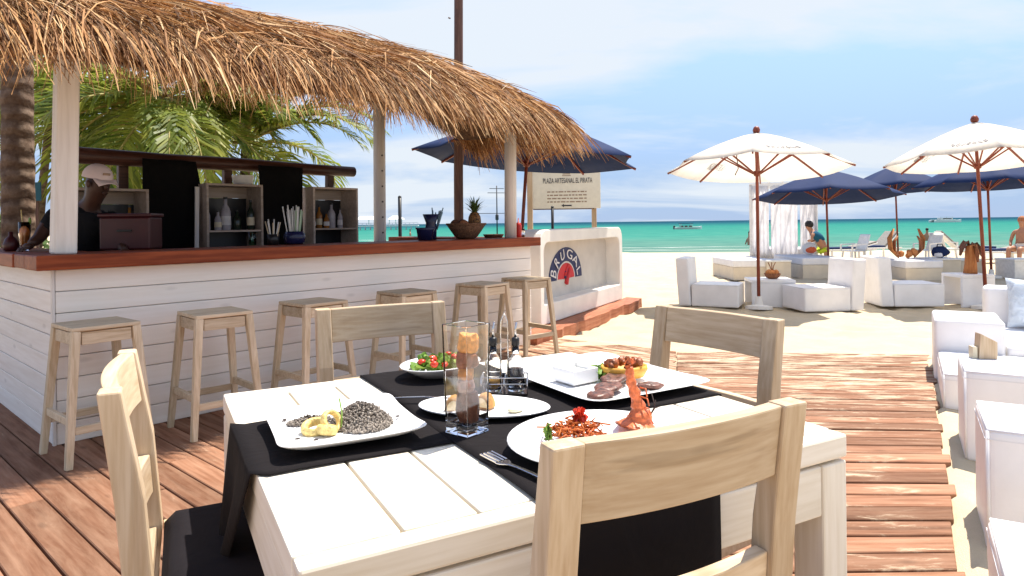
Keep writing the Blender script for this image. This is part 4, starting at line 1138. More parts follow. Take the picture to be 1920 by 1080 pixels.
mesh('fruit', lathe([(.03, 0), (.062, .03), (.070, .08), (.064, .13), (.045, .17), (.02, .185)], 18), M['pineapple'], pa, smooth=True)
sk = []
for k in range(34):
    a = k * 2.4; t_ = k / 34; L = .12 + .06 * t_; el = .5 + t_ * .95
    b0 = Vector((.018 * math.cos(a), .018 * math.sin(a), .175 + .02 * t_)); d_ = Vector((math.cos(a) * math.cos(el), math.sin(a) * math.cos(el), math.sin(el)))
    sd = Vector((-math.sin(a), math.cos(a), 0)) * .010
    m1 = b0 + d_ * L * .6; e1 = b0 + d_ * L + Vector((math.cos(a), math.sin(a), -.4)) * .03
    sk.append(([b0 - sd, b0 + sd, m1 + sd * .8, m1 - sd * .8, e1], [(0, 1, 2, 3), (3, 2, 4)]))
mesh('leaf_crown', join(*sk), M['bush'], pa)
g = at_bar('sauce_bottle', 'red squeeze bottle beside the right front post of the bar', 'bottle', 972, .20)
mesh('bottle', lathe([(.034, 0), (.036, .005), (.036, .13), (.026, .16), (.010, .165), (.004, .215)], 14), M['red_plastic'], g, smooth=True)
g = at_bar('pepper_mill', 'small clear pepper pot right of the red squeeze bottle', 'pepper pot', 981, .17)
mesh('pot', lathe([(.02, 0), (.022, .06), (.018, .075)], 12), M['glass'], g, smooth=True)
mesh('lid', lathe([(.019, .0755), (.017, .095), (.008, .10)], 12), M['black'], g, smooth=True)
g = at_bar('serving_tray', 'dark shallow tray on the counter between fruit bowl and post', 'tray', 925, .42)
mesh('tray', lathe([(.09, 0), (.10, .004), (.12, .035), (.115, .036), (.095, .01)], 20), M['husk_dark'], g, smooth=True)

# bottles in the shelf boxes
def bottle(label, s, w, z, h, r, mat, lab=None, cap='black'):
    t = thing('liquor_bottle', label, 'bottle', bw(s, w, z), BANG, 'bottles in the bar shelf boxes')
    mesh('bottle', lathe([(r * .9, 0), (r, .008), (r, h * .55), (r * .75, h * .66), (r * .36, h * .76), (r * .34, h * .93)], 12), M[mat], t, smooth=True)
    mesh('cap', lathe([(r * .40, h * .931), (r * .40, h)], 10), M[cap], t)
    if lab: mesh('paper_label', lathe([(r * 1.015, h * .15), (r * 1.015, h * .42)], 12), M[lab], t)
M['clearish'] = plain('pale_spirit_bottle', (.42, .40, .44), rough=.15, var=.1)
M['amberish'] = plain('amber_spirit_bottle', (.30, .13, .03), rough=.15, var=.1)
M['darkish'] = plain('dark_spirit_bottle', (.02, .03, .02), rough=.12)
M['label_cream'] = plain('cream_paper_label', (.70, .62, .45), rough=.7)
M['label_white'] = plain('white_paper_label', (.72, .70, .70), rough=.7)
def row(key, specs):
    s0, s1, wf, wb, zb, zs, z1 = SHELF[key]
    for f, dep, z, h, r, mt, lb, txt in specs:
        bottle(txt, s0 + (s1 - s0) * f, wf + dep, zs if z else zb + .024, h, r, mt, lb)
row('mid', [(.07, .15, 1, .26, .036, 'clearish', None, 'pale slim bottle at the left end of the middle shelf box'),
            (.26, .12, 1, .19, .034, 'clearish', 'label_cream', 'short pale bottle with cream label, middle shelf box'),
            (.44, .16, 1, .33, .05, 'clearish', 'label_white', 'tall wide bottle with white label in the middle shelf box'),
            (.66, .16, 1, .20, .04, 'darkish', None, 'dark squat bottle in the middle shelf box'),
            (.88, .10, 1, .30, .036, 'darkish', 'label_cream', 'dark tall bottle with gold label at the right of the middle shelf box')])
row('right', [(.08, .12, 1, .17, .03, 'darkish', 'label_white', 'small dark bottle with white label, left end of the right shelf box'),
              (.26, .15, 1, .25, .034, 'amberish', 'label_cream', 'amber bottle with cream label in the right shelf box'),
              (.40, .12, 1, .17, .032, 'amberish', 'label_white', 'short amber bottle with white label in the right shelf box'),
              (.58, .17, 1, .28, .045, 'clearish', None, 'pale cone-shouldered bottle in the right shelf box'),
              (.76, .14, 1, .22, .03, 'clearish', 'label_white', 'slim pale bottle near the right side of the right shelf box')])
row('left', [(.55, .16, 1, .22, .034, 'darkish', 'label_white', 'dark bottle with white label in the left shelf box'),
             (.70, .12, 1, .15, .034, 'clearish', None, 'short pale bottle at the left shelf box beside the bartender'),
             (.84, .16, 1, .26, .036, 'amberish', 'label_cream', 'amber bottle at the right side of the left shelf box')])
b_ = thing('storage_tub', 'white plastic tub on top of the middle shelf box', 'tub', bw(SHELF['mid'][0] + .42, 1.8, SHELF['mid'][6] + .002), BANG)
mesh('tub', lathe([(.09, 0), (.105, .09), (.11, .095), (.10, .095), (.085, .01)], 18), M['plastic_white'], b_, smooth=True)

# ================================================================== PEOPLE
def skin_mesh(name, joints, edges, mat, parent, root=0, sub=2):
    """joints: list of (point, radius or (rx, ry)); grows one continuous surface"""
    me = bpy.data.meshes.new(name)
    me.from_pydata([tuple(j[0]) for j in joints], edges, [])
    o = bpy.data.objects.new(name, me); link(o)
    o.modifiers.new('skin', 'SKIN').use_smooth_shade = True
    sv = me.skin_vertices[0].data
    for i, j in enumerate(joints):
        r_ = j[1] if hasattr(j[1], '__len__') else (j[1], j[1])
        sv[i].radius = r_; sv[i].use_root = (i == root)
    o.modifiers.new('sub', 'SUBSURF').levels = sub
    dg = bpy.context.evaluated_depsgraph_get()
    m2 = bpy.data.meshes.new_from_object(o.evaluated_get(dg))
    m2.name = name; bpy.data.objects.remove(o)
    m2.materials.clear(); m2.materials.append(mat)
    m2.polygons.foreach_set('use_smooth', [True] * len(m2.polygons))
    q = bpy.data.objects.new(name, m2); link(q, parent)
    return q
def add_to(o, vf):
    """weld extra shapes (nose, ears) into an existing mesh"""
    me = o.data; V = [v.co.copy() for v in me.vertices]; Fc = [tuple(p.vertices) for p in me.polygons]
    V2, F2 = join((V, Fc), vf); m = me.materials[0]
    n = bpy.data.meshes.new(me.name); n.from_pydata([tuple(v) for v in V2], [], F2); n.materials.append(m)
    n.polygons.foreach_set('use_smooth', [True] * len(n.polygons)); o.data = n
# bartender
bt_p = bw(sx(150, .9), .9, 0)
person = thing('person', 'bartender in black shirt and pale pink cap bending over the counter by the left post', 'person', (0, 0, 0))
def hand(c, d, r=.028):
    d = Vector(d).normalized(); s_ = d.cross(Vector((0, 0, 1))).normalized(); out = []
    out.append(ball(c, r * 1.25, 8, 6, 0, (1.0, 1.0, .7)))
    for k, L in ((-1.5, .062), (-.5, .075), (.5, .07), (1.5, .055)):
        b = Vector(c) + s_ * (k * .015) + d * .02
        out.append(tube([b, b + d * L * .55 + Vector((0, 0, .004)), b + d * L + Vector((0, 0, -.018))], [.0088, .0082, .0065], 6))
    b = Vector(c) - s_ * .03
    out.append(tube([b, b - s_ * .012 + d * .03, b + d * .055], [.010, .009, .007], 6))
    return join(*out)
hd = A(184, 343, 4.95)
jb = [(A(152, 520, 5.05), (.15, .12)), (A(152, 468, 5.05), (.14, .11)), (A(150, 420, 5.02), (.16, .12)), (A(160, 398, 5.0), (.10, .09)), (A(173, 378, 4.97), .055), (A(180, 360, 4.95), (.075, .085)), (hd, (.082, .098)), (A(186, 328, 4.95), (.078, .09)),
      (A(96, 412, 4.95), .07), (A(72, 448, 4.82), .046), (A(56, 458, 4.72), .030),
      (A(208, 415, 5.02), .07), (A(226, 452, 4.9), .046), (A(232, 470, 4.76), .030)]
lh, rh = A(135, 540, 5.05), A(172, 540, 5.07)
jb += [(lh, .09), (Vector((lh.x, lh.y + .02, .52)), .065), (Vector((lh.x, lh.y + .03, .09)), .045), (Vector((lh.x + .06, lh.y - .09, .07)), .04),
       (rh, .09), (Vector((rh.x, rh.y + .02, .52)), .065), (Vector((rh.x, rh.y + .03, .09)), .045), (Vector((rh.x + .08, rh.y - .09, .07)), .04)]
eb = [(0, 1), (1, 2), (2, 3), (3, 4), (4, 5), (5, 6), (6, 7), (2, 8), (8, 9), (9, 10), (2, 11), (11, 12), (12, 13), (0, 14), (14, 15), (15, 16), (16, 17), (0, 18), (18, 19), (19, 20), (20, 21)]
body = skin_mesh('body', jb, eb, M['skin_dark'], person, 0, 1)
fd = Vector((.86, -.42, -.28)).normalized()          # facing right and down
add_to(body, join(ball(hd + fd * .098 + Vector((0, 0, -.005)), .018, 6, 5, 0, (1, 1, 1.4)), ball(hd + Vector((-.02, -.085, -.01)), .026, 8, 6, 0, (.7, .4, 1.1)),
                  ball(hd + fd * .085 + Vector((0, 0, -.055)), .02, 6, 4, 0, (1.2, 1.2, .5)), hand(A(53, 462, 4.68), (-.2, -.6, -.25)), hand(A(234, 472, 4.72), (.3, -.8, -.2))))
shj = [(A(152, 510, 5.05), (.175, .14)), (A(152, 466, 5.05), (.165, .13)), (A(150, 420, 5.02), (.19, .145)), (A(160, 398, 5.0), (.125, .11)), (A(170, 384, 4.98), .075), (A(96, 412, 4.95), .092), (A(78, 440, 4.85), .066), (A(208, 415, 5.02), .092), (A(222, 444, 4.93), .066)]
skin_mesh('shirt', shj, [(0, 1), (1, 2), (2, 3), (3, 4), (2, 5), (5, 6), (2, 7), (7, 8)], M['black_shirt'], person, 0, 1)
tr_ = [(A(152, 515, 5.05), (.165, .13)), (lh, .115), (Vector((lh.x, lh.y + .02, .52)), .09), (Vector((lh.x, lh.y + .03, .14)), .075), (rh, .115), (Vector((rh.x, rh.y + .02, .52)), .09), (Vector((rh.x, rh.y + .03, .14)), .075)]
skin_mesh('trousers', tr_, [(0, 1), (1, 2), (2, 3), (0, 4), (4, 5), (5, 6)], M['black_shirt'], person, 0, 1)
cap_c = A(183, 333, 4.95)
V, Fc = [], []
for i in range(7):
    th = i / 6 * math.pi / 2
    for k in range(16):
        a = 2 * math.pi * k / 16; V.append((math.cos(th) * math.cos(a) * .108, math.cos(th) * math.sin(a) * .102, math.sin(th) * .105))
for i in range(6):
    for k in range(16): Fc.append((i*16+k, i*16+(k+1) % 16, (i+1)*16+(k+1) % 16, (i+1)*16+k))
capM = Matrix.Translation(cap_c) @ Euler((0, R(12), math.atan2(fd.y, fd.x))).to_matrix().to_4x4()
cap = mesh('cap', xf((V, Fc), capM), M['pink_cap'], person, smooth=True)
brim = grid(6, 8, lambda u, v: (.085 + u * .085 * math.cos((v - .5) * 2.0) ** .6, (v - .5) * .17 * (1 - .12 * u), .004 - .018 * u - .03 * (v - .5) ** 2 * 4 * u))
bo = mesh('brim', xf(brim, capM), M['pink_cap'], cap, smooth=True); bo.modifiers.new('t', 'SOLIDIFY').thickness = .005
mesh('badge', xf(box(.097, .104, -.028, .028, .032, .050), capM), M['ink_brown'], cap, bevel=.003)

# ================================================================== LOGO CABINET AT THE END OF THE BAR
UA = Vector((.33, 7.85)); UB = Vector((1.74, 10.55)); UD = UB - UA; UL = UD.length; UD = UD / UL; UN = Vector((-UD.y, UD.x)); UANG = math.atan2(UD.y, UD.x)
def ux(px, w):
    k = (px - HORX) / FPX; p = UA + UN * w; return (k * p.y - p.x) / (UD.x - k * UD.y)
uc = thing('display_cabinet', 'white open display cabinet with rounded corners and fan logo beyond the bar', 'display cabinet', (UA.x, UA.y, 0), UANG)
UZ0, UZ1 = .10, 1.235
def rrect(x0, x1, z0, z1, r_top, r_bot, n=6):
    pts = []
    for (cx, cz, a0, r_) in ((x1 - r_bot, z0 + r_bot, -90, r_bot), (x1 - r_top, z1 - r_top, 0, r_top), (x0 + r_top, z1 - r_top, 90, r_top), (x0 + r_bot, z0 + r_bot, 180, r_bot)):
        for k in range(n + 1):
            a = R(a0 + 90 * k / n); pts.append((cx + r_ * math.cos(a), cz + r_ * math.sin(a)))
    return pts
xo0, xo1 = 0, UL; xi0, xi1 = ux(1019, 0), ux(1161, 0)
outer = rrect(xo0, xo1, UZ0, UZ1, .17, .03); inner = rrect(xi0, xi1, UZ0 + .24, UZ1 - .155, .13, .03)
n = len(outer); UDEP = .34
V = [(x, 0, z) for x, z in outer] + [(x, 0, z) for x, z in inner] + [(x, UDEP, z) for x, z in outer] + [(x, UDEP, z) for x, z in inner]
Fc = []
for i in range(n):
    j = (i + 1) % n
    Fc += [(i, j, n + j, n + i), (i, 2*n + i, 2*n + j, j), (n + i, n + j, 3*n + j, 3*n + i), (2*n + i, 3*n + i, 3*n + j, 2*n + j)]
mesh('surround', (V, Fc), M['plaster'], uc, bevel=.012)
BPY = UDEP - .12
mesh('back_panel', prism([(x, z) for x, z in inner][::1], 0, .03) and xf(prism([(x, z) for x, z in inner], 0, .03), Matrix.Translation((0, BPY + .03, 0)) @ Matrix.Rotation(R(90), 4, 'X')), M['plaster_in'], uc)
mesh('plinth', box(.02, UL - .02, .03, UDEP, .012, UZ0 - .001), M['plaster'], uc)
# logo
lx0, lx1 = ux(1027, BPY), ux(1089, BPY); lcx = (lx0 + lx1) / 2; lw = (lx1 - lx0) / 2
def lz(px, py): p = UA + UD * ux(px, BPY) + UN * BPY; return A(px, py, p.y).z
zb_ = (lz(1025, 528) + lz(1088, 518)) / 2; zt_ = lz(1054, 464); lh_ = zt_ - zb_
logo = mesh('logo', ([], []), M['logo_navy'], uc)
def fan(r0, r1, a0, a1, y, n=28):
    V, Fc = [], []
    for k in range(n + 1):
        a = R(a0 + (a1 - a0) * k / n)
        for r_ in (r0, r1):
            for yy in (y, y + .004): V.append((lcx + lw * r_ * math.cos(a), yy, zb_ + lh_ * r_ * math.sin(a)))
    for k in range(n):
        a, b = k * 4, k * 4 + 4
        Fc += [(a, b, b+2, a+2), (a+2, b+2, b+3, a+3), (a+1, a+3, b+3, b+1), (a, a+1, b+1, b)]
    Fc += [(0, 2, 3, 1), (n*4, n*4+1, n*4+3, n*4+2)]
    return V, Fc
me = bpy.data.meshes.new('logo'); v_, f_ = fan(.56, 1.0, 0, 180, BPY - .006); me.from_pydata([tuple(q) for q in v_], [], f_); me.materials.append(M['logo_navy']); logo.data = me
mesh('logo_inner_fan', fan(.02, .50, 2, 178, BPY - .0065), M['logo_red'], logo)
mesh('logo_line', fan(.515, .545, 2, 178, BPY - .0068), M['label_white'], logo)
def text(body_, size, mat, parent, M4, name='lettering', ext=.002, cond=1.0, align='CENTER', bold=.0):
    cu = bpy.data.curves.new(name, 'FONT'); cu.body = body_; cu.size = size; cu.extrude = ext; cu.align_x = align; cu.align_y = 'CENTER'; cu.offset = bold
    tmp = bpy.data.objects.new(name, cu); link(tmp); dg = bpy.context.evaluated_depsgraph_get()
    me = bpy.data.meshes.new_from_object(tmp.evaluated_get(dg)); bpy.data.objects.remove(tmp); me.materials.clear(); me.materials.append(mat)
    o = bpy.data.objects.new(name, me); link(o, parent)
    o.matrix_local = M4 @ Matrix.Diagonal((cond, 1, 1, 1)); return o
FLAT = Matrix.Rotation(R(90), 4, 'X')           # text in the XZ plane, facing -Y
for ch, a in zip('BRUGAL', (164, 136, 107, 75, 44, 15)):
    t_ = R(a); px_, pz_ = lcx + lw * .775 * math.cos(t_), zb_ + lh_ * .775 * math.sin(t_)
    rot_ = Matrix.Rotation(math.atan2(lh_ * math.cos(t_) , -lw * -math.sin(t_)) * 0 + (t_ - math.pi / 2), 4, 'Z')
    sc_ = Matrix.Diagonal((lw / lh_, 1, 1, 1))
    text(ch, lh_ * .42, M['label_white'], logo, Matrix.Translation((px_, BPY - .012, pz_)) @ FLAT @ sc_ @ rot_, cond=1.12, bold=.0)
# the curved emblem in the middle of the fan
eb_ = [(-.10, .10), (.02, .34), (.12, .42), (.20, .36), (.14, .20), (.02, .02), (-.04, -.16)]
mesh('logo_emblem', tube([(lcx + lw * x, BPY - .010, zb_ + lh_ * z) for x, z in eb_], [lh_ * .05, lh_ * .04, lh_ * .045, lh_ * .05, lh_ * .06, lh_ * .08, lh_ * .09], 8), M['logo_red'], logo, smooth=True)
mesh('logo_emblem_shadow', tube([(lcx + lw * x, BPY - .008, zb_ + lh_ * z) for x, z in [(-.10, .02), (-.05, .2), (.03, .33)]], lh_ * .05, 8), M['logo_navy'], logo, smooth=True)
# step board under it
def stepv(u, v, z): return z
sb_ = thing('step_board', 'worn red-brown timber step along the foot of the logo cabinet', 'step', (UA.x, UA.y, 0), UANG)
ns_ = 26; V, Fc = [], []
for k in range(ns_ + 1):
    x = -.62 + (UL + .88) * k / ns_; jy = -.25 + rnd(-.02, .02); jz = .085 + rnd(-.006, .006)
    V += [(x, jy, -.06), (x, jy + rnd(-.008, .008), jz), (x, .024, jz + .008), (x, .024, -.06)]
for k in range(ns_):
    a, b = k * 4, k * 4 + 4; Fc += [(a, b, b+1, a+1), (a+1, b+1, b+2, a+2), (a+2, b+2, b+3, a+3)]
Fc += [(0, 1, 2, 3), (ns_*4+3, ns_*4+2, ns_*4+1, ns_*4)]
mesh('timber', (V, Fc), M['step'], sb_)
# ================================================================== BEACH FURNITURE
SZ = -.055
def gp(px, Y, z=SZ): return Vector(((px - HORX) / FPX * Y, Y, z))
puff = bpy.data.textures.new('upholstery_puff', 'CLOUDS'); puff.noise_scale = .22; puff.noise_depth = 1
def soften(o, k=.009):
    s = o.modifiers.new('sub', 'SUBSURF'); s.subdivision_type = 'SIMPLE'; s.levels = 3; s.render_levels = 4
    d = o.modifiers.new('puff', 'DISPLACE'); d.texture = puff; d.texture_coords = 'GLOBAL'; d.strength = k; d.mid_level = .5
def rbox(name, x0, x1, y0, y1, z0, z1, mat, parent, b=.025, seg=3):
    o = mesh(name, box(x0, x1, y0, y1, z0, z1), mat, parent, smooth=(b >= .02), bevel=b, seg=seg)
    if b >= .02: soften(o)
    return o
def lounge(label, loc, rz_):
    t = thing('lounge_chair', label, 'lounge chair', loc, rz_, 'white vinyl lounge chairs')
    rbox('seat', -.27, .45, -.33, .33, .02, .37, M['vinyl'], t)
    V, Fc = box(-.47, -.272, -.33, .33, .02, .78); V = [(x - (.05 if z > .5 else 0), y, z) for x, y, z in V]
    soften(mesh('backrest', (V, Fc), M['vinyl'], t, smooth=True, bevel=.025, seg=3))
    mesh('seat_piping', join(box(-.26, .452, -.332, .332, .362, .366)), M['white_cushion'], t)
    return t
lounge('white vinyl lounge chair facing right under the left white parasol', gp(1334, 10.75), R(-26))
lounge('white vinyl lounge chair facing left between the two white parasols', gp(1538, 10.1), R(186))
lounge('white vinyl lounge chair facing right, back to back with its neighbour', gp(1692, 10.5), R(-6))
def cube_table(label, loc, rz_, w, d, h, name='low_table', cat='low table'):
    t = thing(name, label, cat, loc, rz_, 'white low tables')
    rbox('top', -w/2, w/2, -d/2, d/2, h - .05, h, M['vinyl'], t, .008, 2)
    rbox('side', -w/2, w/2, -d/2, -d/2 + .05, .0, h - .051, M['vinyl'], t, .008, 2)
    rbox('side', -w/2, w/2, d/2 - .05, d/2, .0, h - .051, M['vinyl'], t, .008, 2)
    return t
cube_table('white waterfall low table behind the left white parasol pole', gp(1441, 10.75), R(-8), .66, .6, .43)
cube_table('white low table with a drooping husk ornament near the right parasol pole', gp(1813, 10.4), R(0), .5, .5, .5)

# --- parasols
def parasol(label, loc, rim, apex, rad, mat, tilt, group, spin=0.0, scal=.03, prints=0, base=True, rope=False):
    t = thing('parasol', label, 'parasol', loc, 0, group, rot=(tilt[0], tilt[1], 0))
    mesh('pole', tube([(0, 0, .0), (0, 0, apex * .6), (0, 0, apex - .03)], [.026, .025, .023], 12), M['teak'], t, smooth=True)
    mesh('finial', lathe([(.02, apex - .01), (.05, apex + .01), (.058, apex + .05), (.04, apex + .095), (.012, apex + .11)], 12), M['teak'], t, smooth=True)
    if base: mesh('base', lathe([(.20, .0), (.20, .05), (.06, .075), (.045, .20)], 16), M['plaster'], t, smooth=False)
    nseg, nr = 8, 7; V, Fc = [], []
    def rp(k, r_):                                   # point on canopy: k in rib units
        i = math.floor(k); f = k - i
        a0, a1 = 2 * math.pi * i / 8 + spin, 2 * math.pi * (i + 1) / 8 + spin
        x = math.cos(a0) * (1 - f) + math.cos(a1) * f; y = math.sin(a0) * (1 - f) + math.sin(a1) * f
        sag = math.sin(f * math.pi)
        sc = 1 - scal * sag * r_ ** 3
        z = apex - (apex - rim) * (r_ ** 1.12) - .035 * sag * r_ * 1.4 * (1 - .45 * r_) + .10 * r_ * (1 - r_)
        return Vector((x * rad * r_ * sc, y * rad * r_ * sc, z))
    sub = 5; nk = 8 * sub
    rs = [.03, .18, .35, .52, .68, .84, 1.0]
    for r_ in rs:
        for k in range(nk): V.append(rp(k / sub, r_))
    for i in range(len(rs) - 1):
        for k in range(nk): Fc.append((i*nk+k, i*nk+(k+1) % nk, (i+1)*nk+(k+1) % nk, (i+1)*nk+k))
    Fc.append(tuple(range(nk)))
    can = mesh('canopy', (V, Fc), M[mat], t, smooth=True)
    can.modifiers.new('t', 'SOLIDIFY').thickness = .004
    hub = rim - .06
    mesh('hub', lathe([(.03, hub - .06), (.05, hub - .05), (.052, hub + .02), (.03, hub + .03)], 12), M['teak'], t, smooth=True)
    for k in range(8):
        pts = [rp(k, r_) - Vector((0, 0, .022)) for r_ in (.05, .3, .6, .995)]
        rb = mesh('rib', join(*[beam(pts[i], pts[i+1], .022, .026) for i in range(3)]), M['teak'], t)
        e = rp(k, .50) - Vector((0, 0, .035)); a = 2 * math.pi * k / 8 + spin
        mesh('strut', beam(Vector((.05 * math.cos(a), .05 * math.sin(a), hub - .02)), e, .018, .022), M['teak'], rb)
    if prints:                                       # handwriting-like printed mark on the front panel
        marks = []
        k0 = prints
        for j in range(7):
            kk = k0 + (j - 3) * .085; pts = []
            for q in range(5):
                b = kk + (.0 + .036 * math.sin(q * 1.7 + j)) ; rr = .80 + .032 * math.cos(q * 1.35 + j * 2.1)
                pts.append(rp(b % 8, rr) + Vector((0, 0, .010)))
            marks.append(tube(pts, .0042, 5))
        mesh('printed_mark', join(*marks), M['ink_grey'], can, smooth=True)
        marks = []
        for j in range(9):                           # the same print on the back panel, seen from below
            b = 2 + (j - 4) * .055; pts = [rp((b + .05 * math.sin(q * 1.9 + j)) % 8, .72 + .07 * math.cos(q * 1.6 + j * 1.3)) - Vector((0, 0, .008)) for q in range(5)]
            marks.append(tube(pts, .003, 5))
        mesh('printed_mark', join(*marks), M['ink_grey'], can, smooth=True)
    if rope:
        mesh('cord', tube([rp(4.4, .45) - Vector((0, 0, .05)), rp(4.4, .45) - Vector((0, 0, .25)), rp(4.4, .45) - Vector((-.02, 0, .42)), rp(4.4, .45) - Vector((.03, 0, .52))], .008, 5), M['darkpole'], t, smooth=True)
    return t
SP = math.pi / 8
parasol('white parasol with wooden ribs, left of the pair on the sand', gp(1421, 10.25), 2.19, 2.76, 1.39, 'white_canopy', (R(-5.5), R(1.9), 0), 'white parasols', SP, .02, prints=5.5, rope=True)
parasol('white parasol with wooden ribs, at the right edge of the view', gp(1848, 10.0), 2.24, 2.84, 1.27, 'white_canopy', (R(-4.5), R(.2), 0), 'white parasols', SP, .02, prints=4.6)
parasol('navy parasol low behind the left white parasol, in front of the cabana', gp(1553, 16.2), 1.93, 2.60, 1.72, 'navy_canopy', (R(-5), R(1.2), 0), 'navy parasols', SP, .06)
parasol('navy parasol farthest back, between the two white parasols', gp(1684, 20.0), 2.27, 2.98, 1.5, 'navy_canopy', (R(-4), R(.6), 0), 'navy parasols', SP, .06)
parasol('navy parasol behind the right white parasol', gp(1858, 15.0), 2.10, 2.80, 1.5, 'navy_canopy', (R(-3), R(.4), 0), 'navy parasols', SP, .08)
parasol('navy parasol behind the thatch roof of the bar', gp(966, 9.7), 2.32, 2.93, 1.68, 'navy_canopy', (R(-2), R(4.5), 0), 'navy parasols', SP * .4, .07)

# --- centrepieces of dried palm husk
def husk_bowl(label, loc):
    t = thing('husk_centrepiece', label, 'centrepiece', loc, 0)
    mesh('bowl', lathe([(.06, 0), (.10, .02), (.13, .08), (.12, .085), (.08, .03)], 14), M['husk'], t, smooth=True)
    for k in range(6):
        a = k * 1.05; mesh('husk_piece', ball((.06 * math.cos(a), .06 * math.sin(a), .10), .055, 8, 6, .12, (1, .7, .8)), M['husk_orange'], t, smooth=True)
    for k in range(3): mesh('stalk', tube([(0, 0, .1), (.03 * k - .03, .02, .2), (.06 * k - .06, .02, .26)], .008, 5), M['husk'], t, smooth=True)
husk_bowl('brown husk bowl centrepiece on the waterfall table', gp(1447, 10.7, SZ + .432))
def spathe(t, pts, w, mat):
    V, Fc = [], []
    n = len(pts)
    for i, p in enumerate(pts):
        f = i / (n - 1); ww = w * math.sin(.25 + f * 2.6)
        d = (Vector(pts[min(i + 1, n - 1)]) - Vector(pts[max(i - 1, 0)])).normalized()
        for k in range(5):
            a = (k - 2) / 2; V.append((p[0] + abs(a) ** 2 * ww * .5 * (1 if d.z > 0 else -1) * 0, p[1] + a * ww - 0, p[2] + abs(a) ** 2 * ww * .35))
    for i in range(n - 1):
        for k in range(4): Fc.append((i*5+k, i*5+k+1, i*5+k+6, i*5+k+5))
    o = mesh('husk_leaf', (V, Fc), mat, t, smooth=True); o.modifiers.new('t', 'SOLIDIFY').thickness = .012
t = thing('husk_ornament', 'tall reddish husk ornament with drooping brown leaves on the white low table', 'ornament', gp(1818, 10.4, SZ + .502), 0)
mesh('stem', tube([(0, 0, 0), (.01, 0, .15), (0, 0, .34), (-.01, 0, .44)], [.10, .085, .07, .05], 10), M['husk_orange'], t, smooth=True)
spathe(t, [(.0, 0, .42), (-.06, 0, .50), (-.12, 0, .42), (-.16, 0, .28)], .07, M['husk_dark'])
spathe(t, [(.0, 0, .42), (.07, 0, .46), (.13, 0, .38), (.18, 0, .26)], .07, M['husk_dark'])
spathe(t, [(.0, -.02, .40), (.02, -.07, .44), (.03, -.11, .30), (.03, -.12, .18)], .05, M['husk'])
t = thing('husk_ornament', 'orange husk ornament with two tall curved pods on the far daybed table', 'ornament', gp(1699, 15.2, SZ + .47), 0)
for sgn in (-1, 1):
    spathe(t, [(sgn * .18, 0, 0), (sgn * .36, 0, .18), (sgn * .38, 0, .42), (sgn * .28, 0, .66)], .10, M['husk_orange'])
    spathe(t, [(sgn * .16, -.05, .02), (sgn * .30, -.05, .16), (sgn * .30, -.05, .36), (sgn * .22, -.05, .50)], .07, M['husk'])
mesh('heart', join(*[ball((rnd(-.16, .16), rnd(-.10, .05), .06 + rnd(-.03, .10)), rnd(.05, .08), 8, 6, .15) for _ in range(9)]), M['husk_orange'], t, smooth=True)

# --- daybeds and blocks of the back row
def daybed(label, loc, w, d, h, ch=.17, cover=True):
    t = thing('daybed', label, 'daybed', loc, 0, 'cream daybeds in the back row')
    rbox('base', -w/2, w/2, -d/2, d/2, 0, h, M['vinyl_warm'], t, .012, 2)
    if cover: rbox('mattress', -w/2 - .01, w/2 + .01, -d/2 - .01, d/2, h + .001, h + ch, M['white_cushion'], t, .03, 3)
    return t
daybed('cream daybed with white mattress at the left end of the back row', gp(1390, 16.0), .92, 1.6, .30)
daybed('cream daybed with white mattress beside the navy parasol pole', gp(1513, 16.2), .96, 1.7, .32)
daybed('cream daybed with white mattress under the curved pod ornament', gp(1697, 15.2), .80, 1.4, .28)
def block(label, loc, w, d, h, mat='vinyl_warm'):
    t = thing('side_block', label, 'block table', loc, 0, 'cream block tables in the back row')
    rbox('body', -w/2, w/2, -d/2, d/2, 0, h - .045, M[mat], t, .01, 2)
    rbox('top', -w/2 - .012, w/2 + .012, -d/2 - .012, d/2 + .012, h - .044, h, M['plastic_white'], t, .01, 2)
block('cream block table behind the left white parasol pole', gp(1450, 15.4), .55, .6, .46)
block('cream block table with a dark bag on it', gp(1757, 15.3), .68, .6, .46)
block('cream block table right of the drooping husk ornament', gp(1806, 15.6), .52, .6, .42)
block('white block table at the right edge behind the dark parasol pole', gp(1906, 15.0), .56, .6, .44, 'plastic_white')
t = thing('beach_bag', 'dark navy and white beach bag on the cream block table', 'bag', gp(1762, 15.3, SZ + .462), R(10))
mesh('bag', ball((0, 0, .13), .20, 12, 8, .12, (1.1, .6, .66)), M['navy_canopy'], t, smooth=True)
mesh('stripe', ball((-.10, -.06, .07), .11, 10, 6, .15, (1, .6, .55)), M['white_cushion'], t, smooth=True)
mesh('handle', tube([(-.1, 0, .22), (-.06, 0, .31), (.05, 0, .31), (.1, 0, .23)], .012, 6), M['black'], t, smooth=True)
t = thing('beach_pillow', 'white pillow with orange print on the daybed by the bending person', 'pillow', gp(1517, 16.6, SZ + .50), R(5))
mesh('pillow', ball((0, 0, .15), .22, 14, 10, .03, (.85, .4, .72)), M['white_cushion'], t, smooth=True)
mesh('print', ball((.01, -.06, .12), .14, 12, 8, .10, (1.0, .35, .6)), M['orange'], t, smooth=True)

